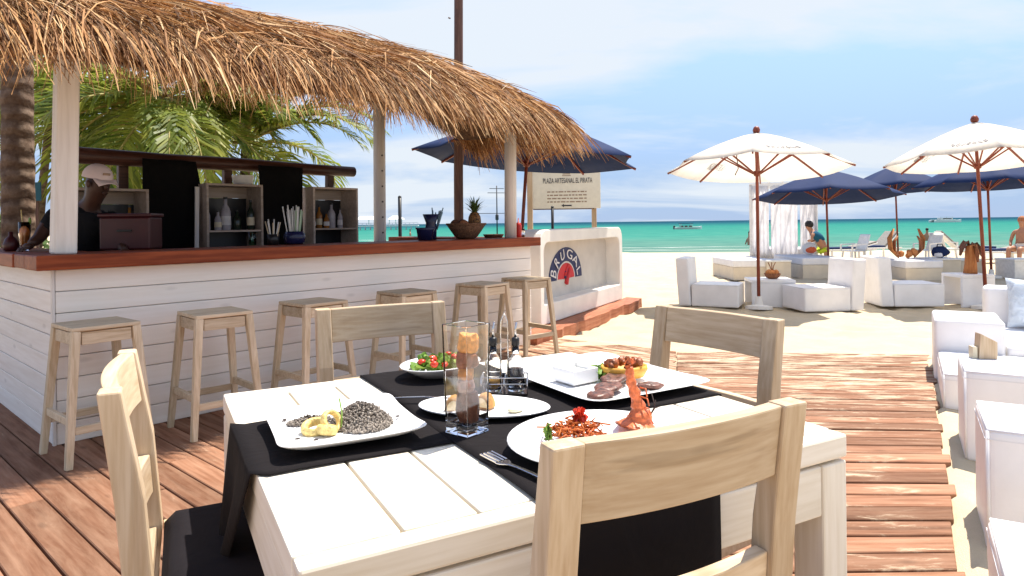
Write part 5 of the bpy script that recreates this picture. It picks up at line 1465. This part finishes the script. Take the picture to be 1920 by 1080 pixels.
# --- sunbeds and plastic chairs by the water
M['mesh_grey'] = plain('grey_sling', (.30, .28, .25), rough=.8, var=.15, scale=40)
def sunbed(label, loc, rz_, raised=.45, pad=True):
    t = thing('sunbed', label, 'sunbed', loc, rz_, 'white sunbeds near the water')
    for i in (-1, 1):
        mesh('side_rail', beam((-.9, i * .3, .34), (.9, i * .3, .34), .04, .05), M['plastic_white'], t, bevel=.008)
        for x in (-.7, .7): mesh('leg', beam((x, i * .3, 0), (x, i * .3, .315), .05, .05), M['plastic_white'], t, bevel=.006)
    for k in range(9): mesh('slat', cbox((-.85 + k * .125, 0, .36), (.09, .56, .02)), M['plastic_white'], t)
    a = raised; L = .75
    V, Fc = xf(box(0, L, -.3, .3, 0, .025), Matrix.Translation((.25, 0, .36)) @ Matrix.Rotation(-a, 4, 'Y'))
    mesh('backrest', (V, Fc), M['plastic_white'], t, bevel=.006)
    if pad:
        mesh('seat_pad', box(-.85, .24, -.27, .27, .372, .43), M['navy_canopy'], t, bevel=.02)
        V, Fc = xf(box(0, L, -.27, .27, .027, .085), Matrix.Translation((.25, 0, .36)) @ Matrix.Rotation(-a, 4, 'Y'))
        mesh('back_pad', (V, Fc), M['mesh_grey'], t, bevel=.02)
    return t
sunbed('white sunbed with navy pad right of the navy parasol pole', gp(1585, 22.5), R(8), .25)
sunbed('white sunbed with navy pad and raised back in the middle of the beach', gp(1638, 23.5), R(15), .75)
sunbed('white sunbed behind the drooping husk ornament, back raised', gp(1806, 22), R(165), .8)
sunbed('white sunbed with navy pad near the right edge', gp(1872, 20), R(4), .15)
sunbed('white sunbed farthest to the right beside the seated bather', gp(1950, 19), R(12), .4)
def plastic_chair(label, loc, rz_):
    t = thing('plastic_chair', label, 'plastic chair', loc, rz_, 'white plastic chairs on the beach')
    for i in (-1, 1):
        for j in (-1, 1): mesh('leg', beam((i * .24, j * .24, 0), (i * .20, j * .2, .42), .04, .04), M['plastic_white'], t)
        mesh('armrest', join(beam((-.22, i * .25, .64), (.24, i * .25, .62), .05, .03), beam((.23, i * .25, .42), (.23, i * .25, .62), .04, .03)), M['plastic_white'], t)
    mesh('seat', box(-.24, .24, -.24, .24, .42, .445), M['plastic_white'], t, bevel=.008)
    V, Fc = grid(6, 6, lambda u, v: (-.22 - .16 * v - .05 * (1 - (2*u-1)**2), (u - .5) * .48 * (1 - .15 * v), .44 + v * .48))
    o = mesh('backrest', (V, Fc), M['plastic_white'], t, smooth=True); o.modifiers.new('t', 'SOLIDIFY').thickness = .02
plastic_chair('white plastic chair left of the dark beach bag', gp(1738, 19.5), R(200))
plastic_chair('white plastic chair behind the dark beach bag', gp(1770, 20.5), R(20))
plastic_chair('white plastic chair left of the farthest navy parasol pole', gp(1600, 19.5), R(190))

# --- near sofa set on the right
e1, e2 = E1, E2; FA = math.atan2(e1.y, e1.x)
def nb(label, name, cat, corner, w, d, h, z0=SZ, b=.03, extra=None):
    """upholstered block: corner is its front-left floor corner, w along e1, d along e2"""
    t = thing(name, label, cat, (corner[0], corner[1], z0), FA)
    rbox('cover', 0, w, 0, d, .03, h, M['vinyl'], t, b, 4)
    pz = h - .010; q = .010
    mesh('piping', tube([(q, q, pz), (w - q, q, pz), (w - q, d - q, pz), (q, d - q, pz), (q, q, pz)], .0075, 6), M['vinyl'], t, smooth=True)
    mesh('piping', tube([(q - .002, q - .002, .05), (q - .002, q - .002, pz)], .0075, 6), M['vinyl'], t, smooth=True)
    mesh('seam', join(box(.004, w - .004, -.0025, .0, h - .045, h - .040), box(-.0025, .0, .004, d - .004, h - .045, h - .040)), M['white_cushion'], t)
    mesh('foot_frame', box(.03, w - .03, .03, d - .03, 0, .029), M['black'], t)
    return t
zc = .48 - SZ
nb('white vinyl cube stool nearest the walkway, in front of the square table', 'cube_stool', 'stool', (1.875, 2.655), .62, .50, zc)
nb('large white vinyl cube table carrying the menu holder', 'cube_table', 'low table', (2.475, 3.67), .85, .55, zc)
nb('white vinyl bench cut off at the bottom right corner', 'bench', 'bench', (1.37, 1.875), .9, .46, .36)
nb('low white vinyl seat slab between cube table and sofa arm', 'seat_slab', 'seat', (2.99, 4.65), .60, .95, .29)
SO = Vector((2.99, 4.65, SZ))
sofa = thing('sofa', 'white vinyl sofa with arm block at the right edge', 'sofa', SO, FA)
rbox('arm', -.02, .46, .965, 1.62, .03, .545, M['vinyl'], sofa, .03, 4)
rbox('seat', .47, 1.9, .96, 2.14, .03, .36, M['vinyl'], sofa, .03, 4)
rbox('backrest', .42, 1.9, 2.15, 2.42, .03, .72, M['vinyl'], sofa, .04, 4)
t = thing('cushion', 'pale blue patterned cushion leaning on the sofa back', 'cushion', SO + Vector((e1.x * .80 + e2.x * 1.98, e1.y * .80 + e2.y * 1.98, .365)), FA, rot=(R(-14), 0, FA))
def pillow_half(sg):
    def fn(u, v):
        a, b = 2 * u - 1, 2 * v - 1; pin = 1 - .10 * (1 - a * a) * abs(b) ** 3
        h = .085 * max(0, (1 - a ** 4) * (1 - b ** 4)) ** .55 + .006 * math.sin(a * 9 + b * 7) * (1 - a * a) * (1 - b * b)
        return (a * .23 * (1 - .08 * (1 - b * b) * abs(a) ** 3), sg * h, .235 + b * .23 * pin)
    V, Fc = grid(16, 16, fn)
    return V, (Fc if sg < 0 else [tuple(reversed(q)) for q in Fc])
mesh('pillow', join(pillow_half(-1), pillow_half(1)), M['blue_pillow'], t, smooth=True)
mp2 = Vector((2.475, 3.67, 0)) + Vector((e1.x * .10 + e2.x * .38, e1.y * .10 + e2.y * .38, 0)); mp2.z = SZ + zc + .002
t = thing('menu_holder', 'small tan wooden menu holder on the white cube table', 'menu holder', mp2, FA + R(20))
mesh('block', ([(0, 0, 0), (.10, 0, 0), (.10, .07, 0), (0, .07, 0), (.01, 0, .15), (.10, 0, .10), (.10, .07, .10), (.01, .07, .15)], HEXF), M['husk_orange'] if False else M['pine_z'], t, bevel=.004)
mesh('card', box(-.03, -.005, .005, .06, 0, .07), M['label_cream'], t, bevel=.002)

# --- cabana
CY = 22.0
cb = thing('cabana', 'white curtained beach cabana behind the left white parasol pole', 'cabana', gp(1467, CY), R(-21))
for i in (-1, 1):
    for j in (-1, 1):
        mesh('post', beam((i * .95, j * .95, 0), (i * .95, j * .95, 2.5), .08, .08), M['white_paint'], cb)
    mesh('beam', beam((-1, i * .95, 2.5), (1, i * .95, 2.5), .08, .1), M['white_paint'], cb); mesh('beam', beam((i * .95, -.9, 2.4), (i * .95, .9, 2.4), .07, .08), M['white_paint'], cb)
mesh('bed', box(-.85, .85, -.8, .85, .1, .45), M['white_cushion'], cb, bevel=.03)
def curtain(x0, x1, y, sway=0.0, top=2.46):
    o = mesh('curtain', grid(36, 8, lambda u, v: (x0 + (x1 - x0) * u + sway * (1 - v), y + .035 * math.sin(u * 34) * (1.15 - v * .5), .06 + v * (top - .06))), M['white_sheet'], cb, smooth=True)
    o.modifiers.new('t', 'SOLIDIFY').thickness = .004
curtain(-1.0, -.42, -1.0); curtain(-.36, .42, -1.0); curtain(.50, 1.0, -1.0)
for k in range(5): mesh('roof_lath', beam((-.8 + k * .4, -1, 2.56), (-.8 + k * .4, 1, 2.56), .05, .04), M['white_paint'], cb)

# --- bathers
def bather_bent():
    Y = 20.5; P = lambda px, py, dy=0: A(px, py, Y + dy)
    t = thing('person', 'person in dark teal top and lime shorts bending over by the cabana', 'person', (0, 0, 0))
    gz = SZ
    hip = P(1544, 461); ch = P(1528, 437); nk = P(1519, 431); hd_ = P(1516, 425)
    fl, fr_ = Vector((hip.x + .02, Y - .1, gz)), Vector((hip.x + .12, Y + .12, gz))
    j = [(hip, (.15, .13)), (P(1537, 447), (.14, .12)), (ch, (.16, .13)), (nk, .06), (hd_, (.10, .11)), (P(1514, 421), (.085, .09)),
         (P(1523, 441, -.18), .055), (P(1522, 450, -.2), .04), (P(1514, 452, -.25), .035), (P(1530, 441, .18), .055), (P(1528, 451, .2), .04), (P(1519, 453, .22), .035),
         (Vector((hip.x, Y - .09, hip.z - .08)), .09), (Vector((fl.x, fl.y, gz + .40)), .06), (Vector((fl.x, fl.y, gz + .08)), .045), (Vector((fl.x - .13, fl.y, gz + .05)), .04),
         (Vector((hip.x, Y + .09, hip.z - .08)), .09), (Vector((fr_.x, fr_.y, gz + .40)), .06), (Vector((fr_.x, fr_.y, gz + .08)), .045), (Vector((fr_.x - .13, fr_.y, gz + .05)), .04)]
    e = [(0, 1), (1, 2), (2, 3), (3, 4), (4, 5), (2, 6), (6, 7), (7, 8), (2, 9), (9, 10), (10, 11), (0, 12), (12, 13), (13, 14), (14, 15), (0, 16), (16, 17), (17, 18), (18, 19)]
    b = skin_mesh('body', j, e, M['skin_tan'], t, 0, 1)
    skin_mesh('top', [(P(1541, 455), (.17, .15)), (P(1537, 447), (.165, .145)), (ch, (.19, .155)), (P(1522, 434), .10), (P(1523, 439, -.18), .08), (P(1530, 440, .18), .08)], [(0, 1), (1, 2), (2, 3), (2, 4), (2, 5)], M['teal_shirt'], t, 0, 1)
    skin_mesh('shorts', [(hip, (.175, .155)), (Vector((hip.x, Y - .09, hip.z - .12)), .115), (Vector((fl.x, fl.y, gz + .46)), .10), (Vector((hip.x, Y + .09, hip.z - .12)), .115), (Vector((fr_.x, fr_.y, gz + .46)), .10)], [(0, 1), (1, 2), (0, 3), (3, 4)], M['lime'], t, 0, 1)
    mesh('hair', ball(P(1516, 422) + Vector((.02, 0, .02)), .125, 12, 8, .03, (1.05, 1, .95)), M['hair'], t, smooth=True)
bather_bent()
def bather_sit(px, Y, label, hair):
    t = thing('person', label, 'person', gp(px, Y), R(-60))
    s = .42
    j = [((0, 0, s + .10), (.16, .13)), ((0, .02, s + .32), (.14, .11)), ((0, .04, s + .52), (.17, .11)), ((0, .03, s + .66), .06), ((0, .0, s + .80), (.09, .105)), ((0, 0, s + .88), (.08, .09)),
         ((-.20, .03, s + .55), .06), ((-.27, .0, s + .30), .045), ((-.20, -.18, s + .16), .035), ((.20, .03, s + .55), .06), ((.27, .0, s + .30), .045), ((.20, -.18, s + .16), .035),
         ((-.10, -.05, s + .08), .10), ((-.13, -.45, s + .10), .07), ((-.13, -.50, .08), .045), ((-.13, -.64, .05), .04), ((.10, -.05, s + .08), .10), ((.13, -.45, s + .10), .07), ((.13, -.50, .08), .045), ((.13, -.64, .05), .04)]
    e = [(0, 1), (1, 2), (2, 3), (3, 4), (4, 5), (2, 6), (6, 7), (7, 8), (2, 9), (9, 10), (10, 11), (0, 12), (12, 13), (13, 14), (14, 15), (0, 16), (16, 17), (17, 18), (18, 19)]
    skin_mesh('body', j, e, M['skin_tan'], t, 0, 1)
    skin_mesh('swimwear', [((0, 0, s + .10), (.175, .145)), ((-.10, -.12, s + .09), .115), ((.10, -.12, s + .09), .115)], [(0, 1), (0, 2)], M['white_cushion'], t, 0, 1)
    mesh('hair', ball((0, .03, s + .87), .112, 12, 8, .03), M[hair], t, smooth=True)
bather_sit(1916, 18.2, 'sun-tanned bather sitting on a sunbed at the right edge', 'husk')
def swimmer(px, Y, label):
    t = thing('person', label, 'person', gp(px, Y, SEA_Z), rnd(0, 6))
    j = [((0, 0, -.3), (.16, .12)), ((0, 0, .2), (.17, .12)), ((0, 0, .42), (.18, .11)), ((0, 0, .55), .06), ((0, 0, .70), (.09, .10)), ((0, 0, .78), .08), ((-.24, 0, .36), .05), ((-.30, -.1, .02), .04), ((.24, 0, .36), .05), ((.30, -.1, .02), .04)]
    skin_mesh('body', j, [(0, 1), (1, 2), (2, 3), (3, 4), (4, 5), (2, 6), (6, 7), (2, 8), (8, 9)], M['skin_tan'], t, 0, 1)
    mesh('hair', ball((0, .02, .79), .10, 10, 6, .03), M['hair'], t, smooth=True)
swimmer(1738, 46, 'bather standing in the shallows behind the white plastic chairs')
swimmer(769, 90, 'tiny bather in the water seen over the bar counter beside the black tub')
swimmer(1405, 42, 'bather at the water line left of the cabana')

# --- boats
def boat(label, px, Y, L, kind):
    t = thing('boat', label, 'boat', gp(px, Y, SEA_Z), 0)
    prof = [(-.5, .30, .8), (-.45, .42, .9), (-.2, .5, 1), (.2, .46, 1), (.4, .28, 1.1), (.5, .02, 1.35)]
    hulls = ((0, 1.0),) if kind == 0 else ((-.16, .35), (.16, .35))
    for hy, hw in hulls:
        V, Fc = [], []
        for x, w_, h_ in prof:
            x *= L; w_ *= L * .30 * hw; h = h_ * L * .085
            V += [(x, hy * L - w_, h), (x, hy * L - w_ * .6, -.1), (x, hy * L + w_ * .6, -.1), (x, hy * L + w_, h)]
        for i in range(5):
            a, b = i * 4, i * 4 + 4; Fc += [(a, b, b+1, a+1), (a+1, b+1, b+2, a+2), (a+2, b+2, b+3, a+3), (a, a+3, b+3, b)]
        Fc += [(0, 1, 2, 3), (23, 22, 21, 20)]
        mesh('hull', (V, Fc), M['plastic_white'], t)
    if kind == 0:
        for x in (-.28, .12):
            for y_ in (-.1, .1): mesh('canopy_post', beam((x * L, y_ * L, L * .08), (x * L, y_ * L, L * .2), .07, .07), M['steel'], t)
        mesh('canopy', box(-.32 * L, .16 * L, -.12 * L, .12 * L, L * .2, L * .215), M['navy_canopy'], t)
        mesh('engine', box(-.53 * L, -.47 * L, -.04 * L, .04 * L, .0, L * .13), M['black'], t, bevel=.05)
        mesh('seats', join(*[box(x * L, (x + .06) * L, -.1 * L, .1 * L, L * .08, L * .13) for x in (-.25, -.1, .05)]), M['husk_dark'], t)
    else:
        mesh('deck', box(-.42 * L, .3 * L, -.2 * L, .2 * L, L * .085, L * .105), M['plastic_white'], t)
        mesh('cabin', box(-.2 * L, .18 * L, -.15 * L, .15 * L, L * .106, L * .17), M['plastic_white'], t, bevel=.1)
        mesh('window_band', box(-.17 * L, .15 * L, -.152 * L, -.1505 * L, L * .125, L * .155), M['ink'], t)
        mesh('roof', box(-.3 * L, .2 * L, -.17 * L, .17 * L, L * .20, L * .208), M['plastic_white'], t)
        for x in (-.28, -.05, .18): mesh('roof_post', beam((x * L, -.16 * L, L * .105), (x * L, -.16 * L, L * .2), .08, .08), M['steel'], t)
boat('small motor boat with dark canopy on the green water left of the cabana', 1290, 125, 5.2, 0)
boat('white catamaran on the horizon between the parasol poles', 1772, 230, 9.2, 1)

# ================================================================== POLES, SIGN, PIER
t = thing('wooden_pole', 'tall dark wooden pole rising behind the bar and out of the picture', 'pole', gp(859, 9.2), 0)
mesh('shaft', tube([(0, 0, -.3), (.012, 0, 2), (.05, 0, 5), (.07, 0, 7)], [.068, .064, .06, .058], 12), M['darkpole'], t, smooth=True)
for z in (3.6, 4.2): mesh('peg', tube([(-.07, -.02, z), (-.10, -.03, z + .01)], .01, 6), M['darkpole'], t)
t = thing('steel_post', 'thin black post on the beach between the bar posts', 'post', gp(750, 14), 0)
mesh('shaft', tube([(0, 0, 0), (.0, 0, 1.93)], .038, 10), M['black'], t, smooth=True); mesh('cap', ball((0, 0, 1.94), .04, 8, 6), M['black'], t, smooth=True)
t = thing('steel_post', 'short black post under the left part of the sign board', 'post', gp(1036, 11.3), 0)
mesh('shaft', tube([(0, 0, 0), (.0, 0, 1.62)], .025, 10), M['black'], t, smooth=True); mesh('cap', ball((0, 0, 1.63), .027, 8, 6), M['black'], t, smooth=True)
SGY = 12.4
sg = thing('sign_board', 'cream notice sign with arrow on two wooden posts beyond the bar', 'sign', gp(1062, SGY), R(-6))
sx0, sx1 = (994 - 1062) / FPX * SGY, (1126 - 1062) / FPX * SGY
zs0, zs1 = A(1062, 391, SGY).z - SZ, A(1062, 312, SGY).z - SZ
mesh('board', box(sx0 + .03, sx1, -.02, .02, zs0, zs1), M['sign_board'], sg, bevel=.004)
mesh('post', beam((sx0 + .0, .0, 0), (sx0 + .0, 0, zs1 + .10), .10, .09), M['tanpole'], sg, bevel=.01)
mesh('post', beam((sx1 - .12, .075, 0), (sx1 - .12, .075, zs1 - .05), .09, .09), M['tanpole'], sg, bevel=.01)
mesh('frame_edge', box(sx0 + .06, sx1 - .12, -.024, -.006, zs0 - .018, zs0 - .001), M['darkpole'], sg)
scx = (sx0 + sx1) / 2 + .03
text('PLAZA ARTESANAL EL PIRATA', .135, M['ink'], sg, Matrix.Translation((scx + .02, -.024, zs1 - .27)) @ FLAT, cond=.50)
random.seed(9)
lines = []
for k in range(4):                                   # small print, too small to read in the photograph
    x = -.36
    while x < .36:
        w_ = rnd(.03, .10); lines.append(box(scx + x, scx + min(.37, x + w_), -.0225, -.0205, zs0 + .30 - k * .062, zs0 + .322 - k * .062)); x += w_ + .018
mesh('small_print', join(*lines), M['ink_brown'], sg)
mesh('crest', join(*[box(scx - w_, scx + w_, -.0225, -.0205, zs1 - .12 - k * .03, zs1 - .105 - k * .03) for k, w_ in enumerate((.05, .07, .08))]), M['ink_brown'], sg)
zar = zs0 + .055
mesh('arrow', xf(prism([(-.10, 0), (-.05, -.032), (-.05, -.012), (.10, -.012), (.085, 0), (.10, .012), (-.05, .012), (-.05, .032)], 0, .003), Matrix.Translation((scx, -.0205, zar)) @ FLAT), M['ink'], sg)
UY = 70
t = thing('utility_pole', 'distant utility pole with cross arms seen over the counter', 'utility pole', gp(932, UY), R(20))
mesh('shaft', tube([(0, 0, 0), (0, 0, 5.3)], [.075, .055], 8), M['ink'], t, smooth=True)
for z, w_ in ((5.0, .8), (4.55, 1.0), (2.4, 2.2)): mesh('cross_arm', beam((-w_, 0, z), (w_, 0, z), .05, .06), M['ink'], t)
mesh('transformer', lathe([(.15, 1.7), (.18, 1.75), (.18, 2.2), (.12, 2.3)], 10), M['ink'], t, smooth=True)
PYY = 190
pier = thing('pier', 'white roofed pier far out over the water seen between the bar posts', 'pier', gp(725, PYY, SEA_Z), R(3))
mesh('deck', box(-9, 9, -2, 2, 1.0, 1.3), M['plastic_white'], pier)
for k in range(13): mesh('pile', beam((-8.6 + k * 1.43, -1.8, -.5), (-8.6 + k * 1.43, -1.8, 1.0), .3, .3), M['ink_grey'], pier)
mesh('rail', join(box(-9, 9, -1.95, -1.85, 1.9, 2.0), *[box(-9 + k * 1.2, -8.9 + k * 1.2, -1.95, -1.85, 1.3, 1.9) for k in range(16)]), M['ink_grey'], pier)
for x0, x1 in ((-8, -1.5), (1.0, 4.5)):
    mesh('roof', ([(x0 - .4, -2.4, 3.0), (x1 + .4, -2.4, 3.0), (x1 + .4, 2.4, 3.0), (x0 - .4, 2.4, 3.0), (x0 + .6, 0, 4.0), (x1 - .6, 0, 4.0)], [(0, 1, 5, 4), (1, 2, 5), (2, 3, 4, 5), (3, 0, 4), (3, 2, 1, 0)]), M['white_paint'], pier)
    for x in (x0, (x0 + x1) / 2, x1): mesh('roof_post', beam((x, -1.7, 1.3), (x, -1.7, 3.0), .2, .2), M['white_paint'], pier)

# ================================================================== PALMS
def frond_mesh(L, droop, el, nleaf=46, lw=.028, llen=.62, twist=0.0):
    """rachis leaves the origin along +X at elevation el and bends down by droop; leaflets hang on both sides"""
    n = 14; pts = []; p = Vector((0, 0, 0)); a = el
    for i in range(n + 1):
        pts.append(p.copy()); f = i / n
        p = p + Vector((math.cos(a), 0, math.sin(a))) * (L / n); a -= droop / n * (.35 + 1.3 * f)
    rib = tube(pts, [.026 * (1 - .88 * i / n) + .003 for i in range(n + 1)], 6)
    LV, LF = [], []
    for side in (-1, 1):
        for k in range(nleaf):
            f = .12 + .88 * k / (nleaf - 1) + rnd(-.006, .006); f = min(max(f, 0), .999)
            i = min(int(f * n), n - 1); q = pts[i].lerp(pts[i+1], f * n - i); d = (pts[i+1] - pts[i]).normalized()
            ll = llen * math.sin(.35 + f * 2.45) ** .8 * rnd(.85, 1.1)
            sp = R(62 - 34 * f) + rnd(-.12, .12)
            up = Vector((-d.z, 0, d.x)); out = Vector((0, side, 0))
            dirv = (d * math.cos(sp) + out * math.sin(sp) + up * rnd(.0, .28)).normalized()
            hang = rnd(.35, .95)
            m1 = q + dirv * ll * .5; e = m1 + (dirv + Vector((0, 0, -hang))).normalized() * ll * .5
            wv = d.cross(dirv); wv = dirv.cross(wv).normalized() * lw * (1.1 - .5 * f)
            n0 = len(LV); LV += [q - wv * .5, q + wv * .5, m1 + wv * .8, m1 - wv * .8, e]; LF += [(n0, n0+1, n0+2, n0+3), (n0+3, n0+2, n0+4)]
    return rib, (LV, LF)
def palm(label, base, top, fronds, r0=.13, r1=.09, name='palm_tree'):
    t = thing(name, label, 'palm tree', base, 0, 'palm trees behind the bar')
    H_ = Vector(top) - Vector(base); n = 46; pts, rad = [], []
    for i in range(n + 1):
        f = i / n; p = Vector((H_.x * f ** 1.3, H_.y * f ** 1.3, H_.z * f - .1 * (1 - f)))
        pts.append(p); rad.append((r0 + (r1 - r0) * f) * (1 + (.03 if i % 2 else -.015) + rnd(-.02, .02)) * (1.25 - .25 * min(1, f * 6)))
    mesh('trunk', tube(pts, rad, 14), M['trunk'], t, smooth=True)
    for az, el, L, droop, ll in fronds:
        rib, lv = frond_mesh(L, droop, R(el), 50, .032, ll)
        f = mesh('frond', lv, M['frond'], t, loc=H_, rot=(rnd(-.25, .25), 0, R(az)))
        mesh('midrib', rib, M['rib'], f, smooth=True)
    return t
random.seed(21)
def fr_set(n, L, e0=70, e1=5, az0=0.0):
    out = []
    for k in range(n):
        f = k / (n - 1); out.append((az0 + k * 137.5 + rnd(-12, 12), e0 + (e1 - e0) * f + rnd(-6, 6), L * rnd(.85, 1.1), rnd(1.1, 1.9), L * rnd(.24, .30)))
    return out
pb = gp(34, 6.4)
palm('thick palm trunk beside the left end of the bar', pb, pb + Vector((-.05, .1, 7.2)), fr_set(9, 2.2), .145, .105)
b0 = gp(62, 11.5); tp = A(92, 232, 11.5)
palm('thin leaning palm behind the left corner of the bar', b0, tp, fr_set(14, 2.4, 75, -15, 40), .07, .06)
b0 = gp(292, 10.2); tp = A(310, 185, 10.2)
palm('broad green palm behind the middle of the bar', b0, tp, fr_set(18, 2.7, 40, -35, 10) + [(168, 35, 2.5, 1.5, .75), (190, 30, 2.6, 1.6, .75), (10, 10, 2.4, 1.3, .7), (250, 0, 2.3, 1.2, .7), (300, -10, 2.3, 1.1, .7), (215, 5, 2.4, 1.2, .7)], .10, .08)
b0 = gp(448, 11.2); tp = A(462, 268, 11.2)
palm('young palm with an upright frond behind the right shelf boxes', b0, tp, fr_set(16, 2.4, 85, -5, 60) + [(180, 60, 2.4, 1.2, .8), (80, 70, 2.5, .9, .8), (270, 62, 2.3, 1.0, .8), (100, 86, 2.4, .5, .8), (0, 38, 2.55, 1.75, .62), (-12, 30, 2.5, 1.7, .6)], .09, .08)
b0 = gp(180, 13.0); tp = A(186, 230, 13.0)
palm('shaded palm between the left post and the log rail', b0, tp, fr_set(17, 2.6, 45, -30, 100), .09, .08)
b0 = gp(392, 14.0); tp = A(398, 205, 14.0)
palm('dense palm behind the black sheets of the bar back', b0, tp, fr_set(11, 2.6, 35, -30, 30), .10, .08)
# far left background
def shrub(label, loc, r_, n_):
    t = thing('shrub', label, 'shrub', loc, 0)
    V, Fc = [], []
    for _ in range(n_):
        a, b = rnd(0, 6.28), rnd(0, 1.5); q = Vector((math.cos(a) * math.cos(b), math.sin(a) * math.cos(b), math.sin(b) * .9)) * r_ * rnd(.5, 1)
        u = Vector((rnd(-1, 1), rnd(-1, 1), rnd(-1, 1))).normalized() * r_ * .09; v = u.cross(Vector((rnd(-1, 1), rnd(-1, 1), rnd(-1, 1)))).normalized() * r_ * .05
        k = len(V); V += [q - u, q + v, q + u, q - v]; Fc.append((k, k+1, k+2, k+3))
    mesh('leaves', (V, Fc), M['bush'], t)
    for k in range(5): mesh('stem', tube([(0, 0, 0), (rnd(-.4, .4) * r_, rnd(-.4, .4) * r_, r_ * .6)], [.05, .02], 6), M['trunk'], t)
shrub('dark green shrub far behind the palm trunk at the left edge', gp(-4, 30), 2.2, 900)
shrub('low shrub on the far beach left of the leaning palm', gp(70, 36), 1.0, 500)
t = thing('notice_board', 'small dark teal notice board beside the thick palm trunk', 'notice board', gp(64, 9.0), R(15))
mesh('post', beam((.02, .03, 0), (.02, .03, 1.9), .05, .05), M['darkpole'], t); mesh('board', box(-.09, .09, -.02, .004, 1.75, 2.0), M['teal_sign'], t, bevel=.004)
bather_sit(8, 24, 'bather in white sitting on the beach at the far left edge', 'hair')
